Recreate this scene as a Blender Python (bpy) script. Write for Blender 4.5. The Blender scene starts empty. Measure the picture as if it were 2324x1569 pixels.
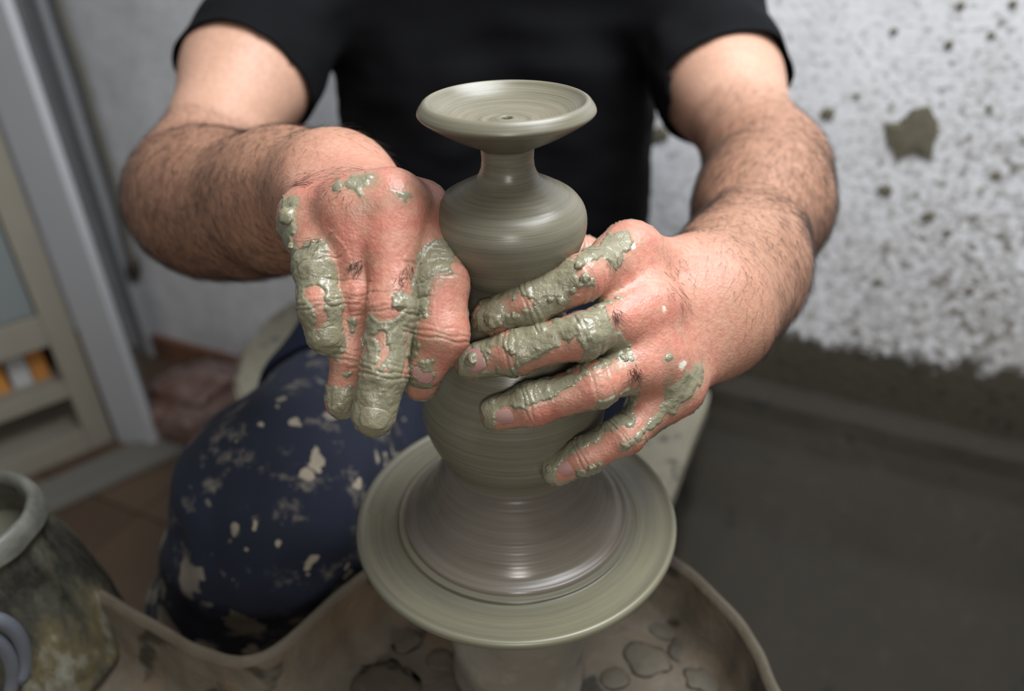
import bpy, bmesh, math, random
import numpy as np
from mathutils import Vector, Matrix, noise as mnoise

# ------------------------------------------------------------------ camera
F, CX, CY = 1750.0, 1162.0, 784.5
PITCH, ROLL = math.radians(31.8), math.radians(-1.35)
CAM = np.array([0.0, -0.37, 0.357])
FWD = np.array([0, math.cos(PITCH), -math.sin(PITCH)])
_r0 = np.array([1.0, 0, 0]); _u0 = np.array([0, math.sin(PITCH), math.cos(PITCH)])
RGT = math.cos(ROLL) * _r0 + math.sin(ROLL) * _u0
UPV = -math.sin(ROLL) * _r0 + math.cos(ROLL) * _u0
scn = bpy.context.scene
COL = scn.collection
cd = bpy.data.cameras.new('camera'); cam = bpy.data.objects.new('camera', cd); COL.objects.link(cam)
cd.sensor_width = 36.0; cd.lens = 36.0 * F / 2324.0
cd.clip_start = 0.01
M = Matrix.Identity(4)
for i in range(3):
    M[i][0] = RGT[i]; M[i][1] = UPV[i]; M[i][2] = -FWD[i]; M[i][3] = CAM[i]
cam.matrix_world = M
cd.dof.use_dof = True; cd.dof.focus_distance = 0.385; cd.dof.aperture_fstop = 4.0
scn.camera = cam

# ------------------------------------------------------------------ world, lights, exposure
w = bpy.data.worlds.new('world'); scn.world = w; w.use_nodes = True
bg = w.node_tree.nodes['Background']; bg.inputs[0].default_value = (0.86, 0.92, 1.0, 1); bg.inputs[1].default_value = 0.10
scn.cycles.use_adaptive_sampling = True; scn.cycles.adaptive_threshold = 0.05
scn.cycles.max_bounces = 4; scn.cycles.diffuse_bounces = 3; scn.cycles.glossy_bounces = 2
scn.view_settings.view_transform = 'Standard'; scn.view_settings.look = 'None'
scn.view_settings.exposure = 0.78; scn.view_settings.gamma = 1.0; scn.view_settings.use_curve_mapping = False

def area(name, loc, target, sx, sy, power, col):
    l = bpy.data.lights.new(name, 'AREA'); l.shape = 'RECTANGLE'; l.size = sx; l.size_y = sy
    l.energy = power; l.color = col
    o = bpy.data.objects.new(name, l); COL.objects.link(o); o.location = loc
    o.rotation_euler = (Vector(target) - Vector(loc)).to_track_quat('-Z', 'Y').to_euler()
    return o
area('window_daylight', (0.42, 0.0, 1.22), (0.05, 0.12, 0.1), 0.8, 0.7, 17, (0.93, 0.96, 1.0))
area('front_window_daylight', (0.05, -1.7, 0.95), (0.0, 0.2, 0.15), 0.35, 0.3, 7, (1.0, 0.96, 0.9))

# ------------------------------------------------------------------ maths helpers
def ray(px, py): return FWD + (px - CX) / F * RGT + (CY - py) / F * UPV
def P(px, py, d): return CAM + d * ray(px, py)
def onz(px, py, z):
    r = ray(px, py); return CAM + (z - CAM[2]) / r[2] * r
def proj(v):
    v = np.asarray(v) - CAM; d = v @ FWD
    return CX + F * (v @ RGT) / d, CY - F * (v @ UPV) / d, d

def rnd_noise(pts, scale, seed=0.0, octaves=1):
    out = np.zeros(len(pts))
    nz = mnoise.noise
    amp, tot = 1.0, 0.0
    for o in range(octaves):
        s = scale * 2 ** o
        out += amp * np.array([nz((a * s + seed, b * s + seed * 1.7, c * s - seed)) for a, b, c in pts])
        tot += amp; amp *= 0.5
    return out / tot

# ------------------------------------------------------------------ object helpers
def obj(name, me, mat=None, parent=None):
    if isinstance(me, bmesh.types.BMesh):
        bm = me; me = bpy.data.meshes.new(name); bm.to_mesh(me); bm.free()
    o = bpy.data.objects.new(name, me); COL.objects.link(o)
    if mat is not None: me.materials.append(mat)
    if parent is not None: o.parent = parent
    return o
def smooth(o):
    o.data.polygons.foreach_set('use_smooth', np.ones(len(o.data.polygons), dtype=bool)); return o
def tag(o, label, cat, group=None):
    o['label'] = label; o['category'] = cat
    if group: o['group'] = group
    return o
def struct(o, label=None):
    o['kind'] = 'structure'
    if label: o['label'] = label
    return o
def thing(name, label, cat, loc=(0, 0, 0), group=None):
    o = bpy.data.objects.new(name, None); COL.objects.link(o); o.location = loc; o.empty_display_size = 0.05
    return tag(o, label, cat, group)
def mesh_np(name, V, Q):
    me = bpy.data.meshes.new(name)
    V = np.asarray(V, dtype=np.float32); Q = np.asarray(Q, dtype=np.int32)
    n = Q.shape[1]
    me.vertices.add(len(V)); me.vertices.foreach_set('co', V.ravel())
    me.loops.add(Q.size); me.loops.foreach_set('vertex_index', Q.ravel())
    me.polygons.add(len(Q)); me.polygons.foreach_set('loop_start', np.arange(0, Q.size, n, dtype=np.int32))
    me.polygons.foreach_set('use_smooth', np.ones(len(Q), dtype=bool))
    me.update(calc_edges=True)
    return me
def box(bm, c, s, rot=None, bev=0.0):
    ret = bmesh.ops.create_cube(bm, size=1.0)
    vs = ret['verts']
    for v in vs:
        q = Vector((v.co.x * s[0], v.co.y * s[1], v.co.z * s[2]))
        if rot is not None: q = rot @ q
        v.co = q + Vector(c)
    if bev > 0:
        es = list({e for v in vs for e in v.link_edges})
        bmesh.ops.bevel(bm, geom=es, offset=bev, segments=2, affect='EDGES', profile=0.7)
def lathe(prof, n=160, wob=None):
    V, Q = [], []
    m = len(prof)
    a = np.linspace(0, 2 * math.pi, n, endpoint=False)
    for (r, z) in prof:
        V.append(np.stack([r * np.cos(a), r * np.sin(a), np.full(n, z)], 1))
    V = np.concatenate(V)
    for i in range(m - 1):
        for j in range(n):
            k = (j + 1) % n
            Q.append((i * n + j, (i + 1) * n + j, (i + 1) * n + k, i * n + k))
    return V, np.array(Q)
def tube(bm, pts, r, n=8):
    pts = [Vector(p) for p in pts]; rings = []
    for i, p in enumerate(pts):
        t = (pts[min(i + 1, len(pts) - 1)] - pts[max(i - 1, 0)]).normalized()
        u = t.orthogonal().normalized() if i == 0 else (u - t * u.dot(t)).normalized()
        v = t.cross(u)
        rr = r[i] if hasattr(r, '__len__') else r
        rings.append([bm.verts.new(p + (u * math.cos(2 * math.pi * j / n) + v * math.sin(2 * math.pi * j / n)) * rr) for j in range(n)])
    for a, b in zip(rings, rings[1:]):
        for j in range(n): bm.faces.new((a[j], a[(j + 1) % n], b[(j + 1) % n], b[j])).smooth = True
    bm.faces.new(rings[0][::-1]); bm.faces.new(rings[-1])
def catmull(pts, n=8, closed=False):
    pts = [np.array(p, float) for p in pts]; out = []; m = len(pts)
    rng = range(m) if closed else range(m - 1)
    for i in rng:
        if closed: p0, p1, p2, p3 = pts[i - 1], pts[i], pts[(i + 1) % m], pts[(i + 2) % m]
        else: p0, p1, p2, p3 = pts[max(i - 1, 0)], pts[i], pts[i + 1], pts[min(i + 2, m - 1)]
        for k in range(n):
            t = k / n
            out.append(0.5 * ((2 * p1) + (-p0 + p2) * t + (2 * p0 - 5 * p1 + 4 * p2 - p3) * t * t + (-p0 + 3 * p1 - 3 * p2 + p3) * t ** 3))
    if not closed: out.append(pts[-1])
    return out

# ------------------------------------------------------------------ material helpers
class NT:
    def __init__(s, name):
        s.m = bpy.data.materials.new(name); s.m.use_nodes = True; s.t = s.m.node_tree
        s.b = s.t.nodes['Principled BSDF']
    def n(s, typ, **kw):
        nd = s.t.nodes.new('ShaderNode' + typ)
        for k, v in kw.items():
            if k.startswith('i_'):
                key = k[2:]; key = int(key) if key.isdigit() else key.replace('_', ' ')
                if hasattr(v, 'node'): s.t.links.new(v, nd.inputs[key])
                else: nd.inputs[key].default_value = v
            else: setattr(nd, k, v)
        return nd
    def set(s, key, v):
        if hasattr(v, 'node'): s.t.links.new(v, s.b.inputs[key])
        else: s.b.inputs[key].default_value = v
    def noise(s, vec, scale, detail=4, rough=0.6, dist=0.0):
        kw = dict(i_Scale=scale, i_Detail=detail, i_Roughness=rough, i_Distortion=dist)
        nd = s.n('TexNoise', **kw)
        if vec is not None: s.t.links.new(vec, nd.inputs['Vector'])
        return nd.outputs['Fac']
    def math(s, op, a, b=0.0, c=0.0, clamp=False):
        nd = s.n('Math', operation=op, use_clamp=clamp)
        for i, v in enumerate((a, b, c)):
            if hasattr(v, 'node'): s.t.links.new(v, nd.inputs[i])
            else: nd.inputs[i].default_value = v
        return nd.outputs[0]
    def ramp(s, fac, stops, interp='LINEAR'):
        nd = s.n('ValToRGB'); cr = nd.color_ramp; cr.interpolation = interp
        while len(cr.elements) < len(stops): cr.elements.new(0.5)
        for e, (p, c) in zip(cr.elements, stops):
            e.position = p; e.color = (c, c, c, 1) if not hasattr(c, '__len__') else (*c[:3], 1)
        s.t.links.new(fac, nd.inputs[0]); return nd.outputs[0]
    def mix(s, fac, a, b, typ='MIX'):
        nd = s.n('MixRGB', blend_type=typ)
        for i, v in ((0, fac), (1, a), (2, b)):
            if hasattr(v, 'node'): s.t.links.new(v, nd.inputs[i])
            elif i == 0: nd.inputs[0].default_value = v
            else: nd.inputs[i].default_value = (*v[:3], 1)
        return nd.outputs[0]
    def bump(s, h, strength, dist=0.001):
        nd = s.n('Bump'); nd.inputs['Strength'].default_value = strength; nd.inputs['Distance'].default_value = dist
        s.t.links.new(h, nd.inputs['Height']); s.t.links.new(nd.outputs[0], s.b.inputs['Normal'])
    def coord(s, which='Object'): return s.n('TexCoord').outputs[which]
def lin(r, g, b):
    f = lambda c: (c / 255 / 12.92) if c / 255 <= 0.04045 else ((c / 255 + 0.055) / 1.055) ** 2.4
    return (f(r), f(g), f(b))
def plain(name, col, rough=0.6, var=0.15, scale=20, bump=0.2, metal=0.0):
    t = NT(name); c = t.coord(); nz = t.noise(c, scale, 5)
    t.set('Base Color', t.mix(nz, tuple(x * (1 - var) for x in col), tuple(min(1, x * (1 + var)) for x in col)))
    t.set('Roughness', rough); t.set('Metallic', metal); t.bump(nz, bump, 0.002)
    return t.m

def clay_rings(name, dark, light, rough, ringscale=520, bump=0.2):
    """thrown clay: fine rings around the axis"""
    t = NT(name); sep = t.n('SeparateXYZ'); t.t.links.new(t.coord(), sep.inputs[0])
    x, y, z = sep.outputs
    rr = t.math('SQRT', t.math('ADD', t.math('MULTIPLY', x, x), t.math('MULTIPLY', y, y)))
    ang = t.math('ARCTAN2', y, x)
    def vec(s, a):
        cb = t.n('CombineXYZ')
        for i, v in enumerate((t.math('MULTIPLY', rr, s), t.math('MULTIPLY', z, s), t.math('MULTIPLY', ang, a))):
            t.t.links.new(v, cb.inputs[i])
        return cb.outputs[0]
    fine = t.noise(vec(ringscale * 3.2, 0.35), 1.0, 3, 0.7)
    mid = t.noise(vec(ringscale * 0.55, 0.5), 1.0, 4, 0.65)
    tot = t.math('ADD', t.math('MULTIPLY', fine, 0.45), t.math('MULTIPLY', mid, 0.55))
    t.set('Base Color', t.ramp(tot, [(0.34, dark), (0.5, tuple((a + b) / 2 for a, b in zip(dark, light))), (0.66, light)]))
    t.set('Roughness', t.ramp(fine, [(0.3, rough - 0.07), (0.7, rough + 0.12)]))
    t.set('Specular IOR Level', 0.5)
    t.bump(tot, bump, 0.0009)
    return t.m

CLAYD, CLAYL = lin(99, 95, 80), lin(126, 121, 103)
M_vase = clay_rings('wet thrown clay', CLAYD, CLAYL, 0.30)
M_mound = clay_rings('wet brown clay', lin(96, 88, 78), lin(112, 104, 93), 0.24, 200, 0.10)
M_bat = clay_rings('clay smeared wheel', lin(94, 92, 84), lin(121, 117, 94), 0.26, 110, 0.08)

# ------------------------------------------------------------------ setting: wall and floor
FZ = -0.80
PSI = math.atan(0.48)
WU = np.array([math.cos(PSI), -math.sin(PSI), 0]); WN = np.array([-math.sin(PSI), -math.cos(PSI), 0])
W0 = np.array([-0.88, 1.44, 0.0])
def onwall(px, py, off=0.0):
    r = ray(px, py); o = W0 + WN * off
    t = ((o - CAM) @ WN) / (r @ WN); q = CAM + t * r
    return q, ((q - W0) @ WU), q[2]
WALL_M = Matrix(((WU[0], -WN[0], 0, W0[0]), (WU[1], -WN[1], 0, W0[1]), (0, 0, 1, 0), (0, 0, 0, 1)))

def wall_mat():
    t = NT('whitewashed wall with clay splashes'); c = t.coord(); sep = t.n('SeparateXYZ'); t.t.links.new(c, sep.inputs[0])
    u, _, v = sep.outputs
    big = t.noise(c, 3.0, 6); med = t.noise(c, 22, 6, 0.7); fine = t.noise(c, 90, 3, 0.6); grit = t.noise(c, 45, 2, 0.5)
    white = t.mix(big, lin(216, 216, 219), lin(240, 240, 242))
    white = t.mix(t.ramp(med, [(0.45, 0.0), (0.75, 0.38)]), white, lin(165, 160, 150))
    # spray of specks, denser towards the wheel
    near = t.math('MULTIPLY', t.ramp(u, [(0.0, 0.0), (1.0, 1.0)]), 1.0)
    near = t.math('SUBTRACT', t.math('MULTIPLY', u, 0.9), 0.75, clamp=True)
    low = t.math('MULTIPLY_ADD', v, -1.1, 0.30)
    dens = t.math('MULTIPLY', t.math('ADD', low, 0.12, clamp=True), near)
    sp = t.ramp(t.math('ADD', grit, t.math('MULTIPLY', dens, 0.22)), [(0.66, 0.0), (0.74, 1.0)])
    spf = t.ramp(t.math('ADD', fine, t.math('MULTIPLY', dens, 0.34)), [(0.58, 0.0), (0.72, 1.0)])
    clay = t.mix(med, lin(88, 82, 68), lin(120, 113, 96))
    colr = t.mix(t.math('MULTIPLY', spf, t.math('MULTIPLY', near, 0.55)), white, clay)
    colr = t.mix(t.math('MULTIPLY', sp, t.math('MULTIPLY', near, 0.8)), colr, clay)
    # thick dark splash zone: everything below a ragged line behind the wheel
    line = t.math('ADD', v, t.math('ADD', t.math('MULTIPLY', t.math('SUBTRACT', big, 0.5), -0.10), t.math('MULTIPLY', t.math('SUBTRACT', med, 0.5), -0.10)))
    zone = t.math('MULTIPLY_ADD', line, -22.0, 22.0 * SPLASH_V + 0.5, clamp=True)
    zone = t.ramp(t.math('ADD', t.math('MULTIPLY', zone, 0.7), t.math('MULTIPLY', fine, 0.6)), [(0.45, 0.0), (0.85, 1.0)])
    zone = t.math('MULTIPLY', zone, t.math('GREATER_THAN', t.math('ADD', u, t.math('MULTIPLY', med, 0.2)), 1.0))
    mud = t.mix(big, lin(52, 48, 38), lin(76, 70, 58))
    mud = t.mix(t.ramp(grit, [(0.30, 0.7), (0.40, 0.0)]), mud, lin(40, 37, 32))
    colr = t.mix(zone, colr, mud)
    t.set('Base Color', colr)
    t.set('Roughness', 0.85)
    h = t.math('ADD', t.math('MULTIPLY', med, 1.0), t.math('ADD', t.math('MULTIPLY', fine, 0.4), t.math('MULTIPLY', spf, t.math('MULTIPLY', near, 0.3))))
    t.bump(h, 0.6, 0.004)
    return t.m
_q, _u, SPLASH_V = onwall(1900, 770)
M_wall = wall_mat()

def grid_mesh(name, xs, ys, f):
    V = [f(x, y) for y in ys for x in xs]; n = len(xs)
    Q = [(j * n + i, j * n + i + 1, (j + 1) * n + i + 1, (j + 1) * n + i) for j in range(len(ys) - 1) for i in range(n - 1)]
    return mesh_np(name, V, Q)
def wall_relief(u, v):
    return 0.010 * mnoise.noise((u * 3, v * 3, 1.0)) + 0.004 * mnoise.noise((u * 9, v * 9, 4.0))
me = grid_mesh('wall_back', np.linspace(-1.4, 3.6, 200), np.linspace(FZ, 1.7, 100), lambda u, v: (u, wall_relief(u, v), v))
wall = obj('wall_back', me, M_wall); wall.matrix_world = WALL_M; struct(wall, 'whitewashed plaster wall splashed with dark clay low down')

# plastered dado below the splash line: a rounded ledge running along the wall by the wheel
_, ru0, rv0 = onwall(1640, 880, 0.03); _, ru1, rv1 = onwall(2324, 1080, 0.03)
RIDGE = (rv0 + rv1) / 2
def mud_mat(name, a, b, rough=0.55):
    t = NT(name); c = t.coord(); big = t.noise(c, 5, 6); med = t.noise(c, 30, 6, 0.7); gr = t.noise(c, 16, 2, 0.4)
    col = t.mix(big, a, b); col = t.mix(t.ramp(med, [(0.55, 0.0), (0.8, 0.5)]), col, tuple(x * 1.7 for x in b))
    col = t.mix(t.ramp(gr, [(0.27, 0.8), (0.33, 0.0)]), col, tuple(x * 0.45 for x in a))
    t.set('Base Color', col); t.set('Roughness', rough); t.bump(t.math('ADD', med, big), 0.5, 0.005); return t.m
M_mud = mud_mat('dark dried clay plaster', lin(38, 34, 26), lin(56, 50, 40), .8)
def dado(u, s):
    # s 0..1 runs from the wall over the ledge and down
    prof = [(0.0, 0.035), (0.02, 0.03), (0.035, 0.012), (0.042, -0.02), (0.06, -0.06), (0.16, -0.18), (0.40, -0.32), (1.75, FZ - RIDGE)]
    i = min(int(s), len(prof) - 2); t = s - i
    o = prof[i][0] * (1 - t) + prof[i + 1][0] * t; h = prof[i][1] * (1 - t) + prof[i + 1][1] * t
    wv = 0.012 * mnoise.noise((u * 4, 0.3, 2.0)) + 0.006 * mnoise.noise((u * 13, 0.3, 7.0))
    o += 0.008 * mnoise.noise((u * 5, h * 5, 3.0)) + 0.003 * mnoise.noise((u * 16, h * 16, 9.0))
    e = min(1, max(0, (u - 1.30) / .12)); e = e * e * (3 - 2 * e); o = o * e - .02 * (1 - e)
    return (u, -o - 0.0, RIDGE + h + wv * max(0, 1 - s / 5))
me = grid_mesh('trim_1', np.linspace(1.30, 3.6, 190), np.linspace(0, 7, 70), dado)
o = obj('trim_1', me, M_mud); o.matrix_world = WALL_M; struct(o, 'dark clay-plastered dado with a rounded top along the wall')

# floor with separate tiles
M_grout = plain('floor mortar', lin(74, 64, 54), 0.9)
bm = bmesh.new(); box(bm, (0, 0.3, FZ - 0.034), (9, 9, 0.06))
floor = struct(obj('floor', bm, M_grout), 'brown tiled workshop floor')
M_tile = [plain('brown floor tile %d' % i, lin(*c), 0.55, 0.2, 8, 0.1) for i, c in enumerate([(92, 74, 58), (98, 80, 63), (86, 69, 55)])]
bm = bmesh.new(); box(bm, (0, 0, 0), (0.246, 0.246, 0.012), bev=0.003)
tile_me = []
for m_ in M_tile:
    b2 = bm.copy(); mm = bpy.data.meshes.new('tile'); b2.to_mesh(mm); b2.free(); mm.materials.append(m_); tile_me.append(mm)
bm.free(); random.seed(4)
for i in range(-4, 9):
    for j in range(0, 8):
        q = W0 + WU * (i * 0.25 - 0.05) + WN * (0.125 + j * 0.25)
        if abs(q[0]) > 2.0 or q[1] < -0.9: continue
        o = bpy.data.objects.new('tile', random.choice(tile_me)); COL.objects.link(o)
        o.location = (q[0], q[1], FZ - 0.004 + random.uniform(-0.001, 0.001)); o.rotation_euler = (0, 0, -PSI); o.parent = floor

# ------------------------------------------------------------------ vase on the wheel
sil = [(0.2345, 0.0130), (0.2300, 0.0139), (0.2255, 0.0172), (0.2205, 0.0262), (0.2155, 0.0345), (0.2095, 0.0388), (0.2020, 0.0400),
       (0.1937, 0.0384), (0.1816, 0.0330), (0.1726, 0.0268), (0.1652, 0.0238), (0.1580, 0.0248), (0.1480, 0.0292), (0.1376, 0.0350), (0.1240, 0.0425),
       (0.1100, 0.0488), (0.0970, 0.0527), (0.0860, 0.0536), (0.0740, 0.0512), (0.0640, 0.0472), (0.0560, 0.0432), (0.0520, 0.0418)]
outer = [(r, z) for z, r in sil]
dish_out = [(0.0388, 0.2643), (0.0404, 0.2632), (0.0426, 0.2598), (0.0420, 0.2582), (0.0385, 0.2556), (0.0300, 0.2503), (0.0215, 0.2458), (0.0155, 0.2430), (0.0134, 0.2418), (0.0131, 0.2400), (0.0130, 0.2370)]
inner = [(0.0022, 0.242), (0.0026, 0.2542), (0.0040, 0.2557), (0.0070, 0.2551), (0.0095, 0.2543), (0.0120, 0.2551), (0.0150, 0.2546), (0.0220, 0.2557), (0.0300, 0.2584), (0.0350, 0.2616), (0.0374, 0.2639), (0.0382, 0.2644)]
prof = inner + dish_out + outer
def resample(pr, step):
    c = [np.array(p) for p in catmull(pr, 12)]
    out = [c[0]]; acc = 0
    for a, b in zip(c, c[1:]):
        acc += np.linalg.norm(b - a)
        if acc >= step: out.append(b); acc = 0
    out.append(c[-1]); return out
def ringed(pr, amp, seed, step=0.0007):
    out = []
    ps = resample(pr, step); s = 0
    for i, p in enumerate(ps):
        if i: s += np.linalg.norm(p - ps[i - 1])
        k = amp * (0.6 * mnoise.noise((s * 330, seed, 0)) + 0.6 * mnoise.noise((s * 900, seed, 3)))
        t = ps[min(i + 1, len(ps) - 1)] - ps[max(i - 1, 0)]; t = t / (np.linalg.norm(t) + 1e-9)
        out.append((max(0.0005, p[0] + k * t[1] * -1), p[1] + k * t[0] * 1))
    return out
vase = thing('clay_vase', 'freshly thrown grey-green clay vase with dished top spinning on the wheel', 'vase')
V, Q = lathe(ringed(prof, 0.00016, 2.0), 180)
smooth(obj('vessel', mesh_np('vessel', V, Q[:, ::-1]), M_vase, vase))
mound = [(0.0400, 0.0560), (0.0412, 0.0520), (0.0420, 0.0500), (0.0436, 0.0470), (0.0450, 0.0440), (0.0462, 0.0415), (0.0492, 0.0350), (0.0530, 0.0270), (0.0575, 0.0190), (0.0625, 0.0115), (0.0662, 0.0080), (0.0690, 0.0066), (0.0712, 0.0058), (0.0718, 0.0030)]
V, Q = lathe(ringed(mound, 0.00018, 5.0), 180)
mo = smooth(obj('clay_mound', mesh_np('clay_mound', V, Q[:, ::-1]), M_mound, vase)); mo['label'] = 'flared brown mound of wet clay at the foot of the vase'

wheel = thing('potters_wheel_head', 'round potters wheel head smeared with wet clay under the vase', 'pottery wheel')
disc = [(0.0005, 0.0032), (0.0700, 0.0032), (0.0735, 0.0030), (0.0752, 0.0010), (0.0775, 0.0006), (0.0790, 0.0004), (0.0900, 0.0004), (0.0965, 0.0010), (0.0990, 0.0018), (0.1005, 0.0022), (0.1022, 0.0014), (0.1030, -0.0006),
        (0.1026, -0.0030), (0.1000, -0.0050), (0.0900, -0.0075), (0.0600, -0.0090), (0.0250, -0.0090)]
V, Q = lathe(ringed(disc, 0.00010, 9.0, 0.0009), 200)
smooth(obj('wheel_disc', mesh_np('wheel_disc', V, Q[:, ::-1]), M_bat, wheel))
M_shaft = mud_mat('pale clay on the shaft', lin(110, 104, 93), lin(138, 131, 119), 0.6)
sh = [(0.026, -0.007), (0.0255, -0.03), (0.0255, -0.052), (0.028, -0.062), (0.031, -0.08), (0.034, -0.11), (0.037, -0.155)]
V, Q = lathe(resample(sh, 0.004), 72)
smooth(obj('shaft', mesh_np('shaft', V, Q[:, ::-1]), M_shaft, wheel))
sl = [(0.0395, -0.052), (0.0405, -0.049), (0.0425, -0.050), (0.045, -0.07), (0.047, -0.1), (0.05, -0.158)]
V, Q = lathe(resample(sl, 0.004), 90)
for i, v in enumerate(V):
    a = math.atan2(v[1], v[0]); k = 1 + 0.05 * mnoise.noise((math.cos(a) * 1.5 + v[2] * 20, math.sin(a) * 1.5, v[2] * 22)) + 0.03 * math.sin(3 * a + v[2] * 90)
    V[i, :2] *= k; V[i, 2] += 0.008 * math.sin(a * 2 + 0.6) * (1 if v[2] > -0.06 else 0)
cl = smooth(obj('clay_collar', mesh_np('clay_collar', V, Q[:, ::-1]), M_shaft, wheel)); cl['label'] = 'lumpy pale clay collar built up around the shaft'

# ------------------------------------------------------------------ signed-distance modelling (for the person's one continuous skin)
def rcone(p, a, b, ra, rb):
    """distance to a round cone (tapered capsule)"""
    ba = b - a; l2 = float(ba @ ba); rr = ra - rb; a2 = l2 - rr * rr; il2 = 1.0 / l2
    pa = p - a; y = pa @ ba; z = y - l2
    x2 = np.maximum(((pa * l2 - y[:, None] * ba) ** 2).sum(1), 0)
    y2 = y * y * l2; z2 = z * z * l2
    k = np.sign(rr) * rr * rr * x2
    c1 = np.sign(z) * a2 * z2 > k; c2 = np.sign(y) * a2 * y2 < k
    d = (np.sqrt(x2 * a2 * il2) + y * rr) * il2 - ra
    d = np.where(c2, np.sqrt(x2 + y2) * il2 - ra, d)
    d = np.where(c1, np.sqrt(x2 + z2) * il2 - rb, d)
    return d.astype(np.float32)
def smin(a, b, k):
    h = np.maximum(k - np.abs(a - b), 0) / k
    return np.minimum(a, b) - h * h * k * 0.25
def chain(p, prims, k, cull):
    d = np.full(len(p), 1.0, np.float32)
    for (a, b, ra, rb) in prims:
        c = (a + b) / 2; R = np.linalg.norm(b - a) / 2 + max(ra, rb)
        if cull is not None and np.linalg.norm(c - cull[0]) > R + cull[1] + 0.06: continue
        d = smin(d, rcone(p, a, b, ra, rb), k)
    return d
def surface_nets(sdf, lo, hi, h, m=8, margin=0.004, relax=2):
    lo = np.asarray(lo, float); hi = np.asarray(hi, float)
    nc = np.ceil((hi - lo) / (h * m)).astype(int) + 1
    n = nc * m
    G = np.ones(n, np.float32)
    ci = np.stack(np.meshgrid(*[np.arange(k) for k in nc], indexing='ij'), -1).reshape(-1, 3)
    cc = lo + (ci + 0.5) * h * m
    cs = np.concatenate([sdf(cc[i:i + 20000].astype(np.float32), None) for i in range(0, len(cc), 20000)])
    inside = cs < 0
    keep = np.abs(cs) < h * m * 0.87 + margin
    G6 = G.reshape(nc[0], m, nc[1], m, nc[2], m)
    for c in ci[inside & ~keep]: G6[c[0], :, c[1], :, c[2], :] = -1
    off = np.stack(np.meshgrid(*[np.arange(m)] * 3, indexing='ij'), -1).reshape(-1, 3)
    K = ci[keep]; order = np.lexsort((K[:, 2] // 4, K[:, 1] // 4, K[:, 0] // 4)); K = K[order]
    for i in range(0, len(K), 48):
        kk = K[i:i + 48]
        idx = (kk[:, None, :] * m + off[None]).reshape(-1, 3)
        pts = (lo + idx * h).astype(np.float32)
        c = (pts.min(0) + pts.max(0)) / 2; R = np.linalg.norm(pts.max(0) - c)
        G[idx[:, 0], idx[:, 1], idx[:, 2]] = sdf(pts, (c, R))
    S = G < 0
    cnt = np.zeros(n - 1, np.int8)
    for dx in (0, 1):
        for dy in (0, 1):
            for dz in (0, 1): cnt += S[dx:n[0] - 1 + dx, dy:n[1] - 1 + dy, dz:n[2] - 1 + dz]
    act = np.argwhere((cnt > 0) & (cnt < 8))
    vid = np.full(n - 1, -1, np.int32); vid[act[:, 0], act[:, 1], act[:, 2]] = np.arange(len(act))
    corners = np.array([(i, j, k) for i in (0, 1) for j in (0, 1) for k in (0, 1)])
    val = np.stack([G[act[:, 0] + c[0], act[:, 1] + c[1], act[:, 2] + c[2]] for c in corners], 1)
    acc = np.zeros((len(act), 3)); num = np.zeros(len(act))
    for a in range(8):
        for b in range(a + 1, 8):
            if np.abs(corners[a] - corners[b]).sum() != 1: continue
            cr = (val[:, a] < 0) != (val[:, b] < 0)
            t = np.where(cr, val[:, a] / (val[:, a] - val[:, b] + 1e-12), 0)
            acc += np.where(cr[:, None], corners[a] + t[:, None] * (corners[b] - corners[a]), 0); num += cr
    V = lo + (act + acc / num[:, None]) * h
    quads = []
    for ax in range(3):
        s0 = [slice(None)] * 3; s1 = [slice(None)] * 3; s0[ax] = slice(0, n[ax] - 1); s1[ax] = slice(1, n[ax])
        A = S[tuple(s0)]; B = S[tuple(s1)]
        e = np.argwhere(A != B)
        u, v = (ax + 1) % 3, (ax + 2) % 3
        e = e[(e[:, u] > 0) & (e[:, v] > 0) & (e[:, u] < n[u] - 1) & (e[:, v] < n[v] - 1)]
        fl = A[e[:, 0], e[:, 1], e[:, 2]]
        q = []
        for du, dv in ((-1, -1), (0, -1), (0, 0), (-1, 0)):
            c = e.copy(); c[:, u] += du; c[:, v] += dv; q.append(vid[c[:, 0], c[:, 1], c[:, 2]])
        q = np.stack(q, 1); q[~fl] = q[~fl][:, ::-1]; quads.append(q)
    Q = np.concatenate(quads)
    for _ in range(relax): V = laplace(V, Q, 0.5)
    return V, Q
def laplace(V, Q, f):
    s = np.zeros_like(V); c = np.zeros(len(V))
    for i in range(Q.shape[1]):
        a, b = Q[:, i], Q[:, (i + 1) % Q.shape[1]]
        for k in range(3):
            s[:, k] += np.bincount(a, V[b, k], len(V)) + np.bincount(b, V[a, k], len(V))
        c += np.bincount(a, minlength=len(V)) + np.bincount(b, minlength=len(V))
    return V * (1 - f) + f * s / np.maximum(c, 1)[:, None]
def normals(V, Q):
    fn = np.cross(V[Q[:, 2]] - V[Q[:, 0]], V[Q[:, 3]] - V[Q[:, 1]])
    N = np.zeros_like(V)
    for i in range(4):
        for k in range(3): N[:, k] += np.bincount(Q[:, i], fn[:, k], len(V))
    return N / (np.linalg.norm(N, axis=1)[:, None] + 1e-12)
def keep_faces(V, Q, fm):
    Q = Q[fm]; used = np.unique(Q); mp = np.full(len(V), -1); mp[used] = np.arange(len(used))
    return V[used], mp[Q], used

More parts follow.
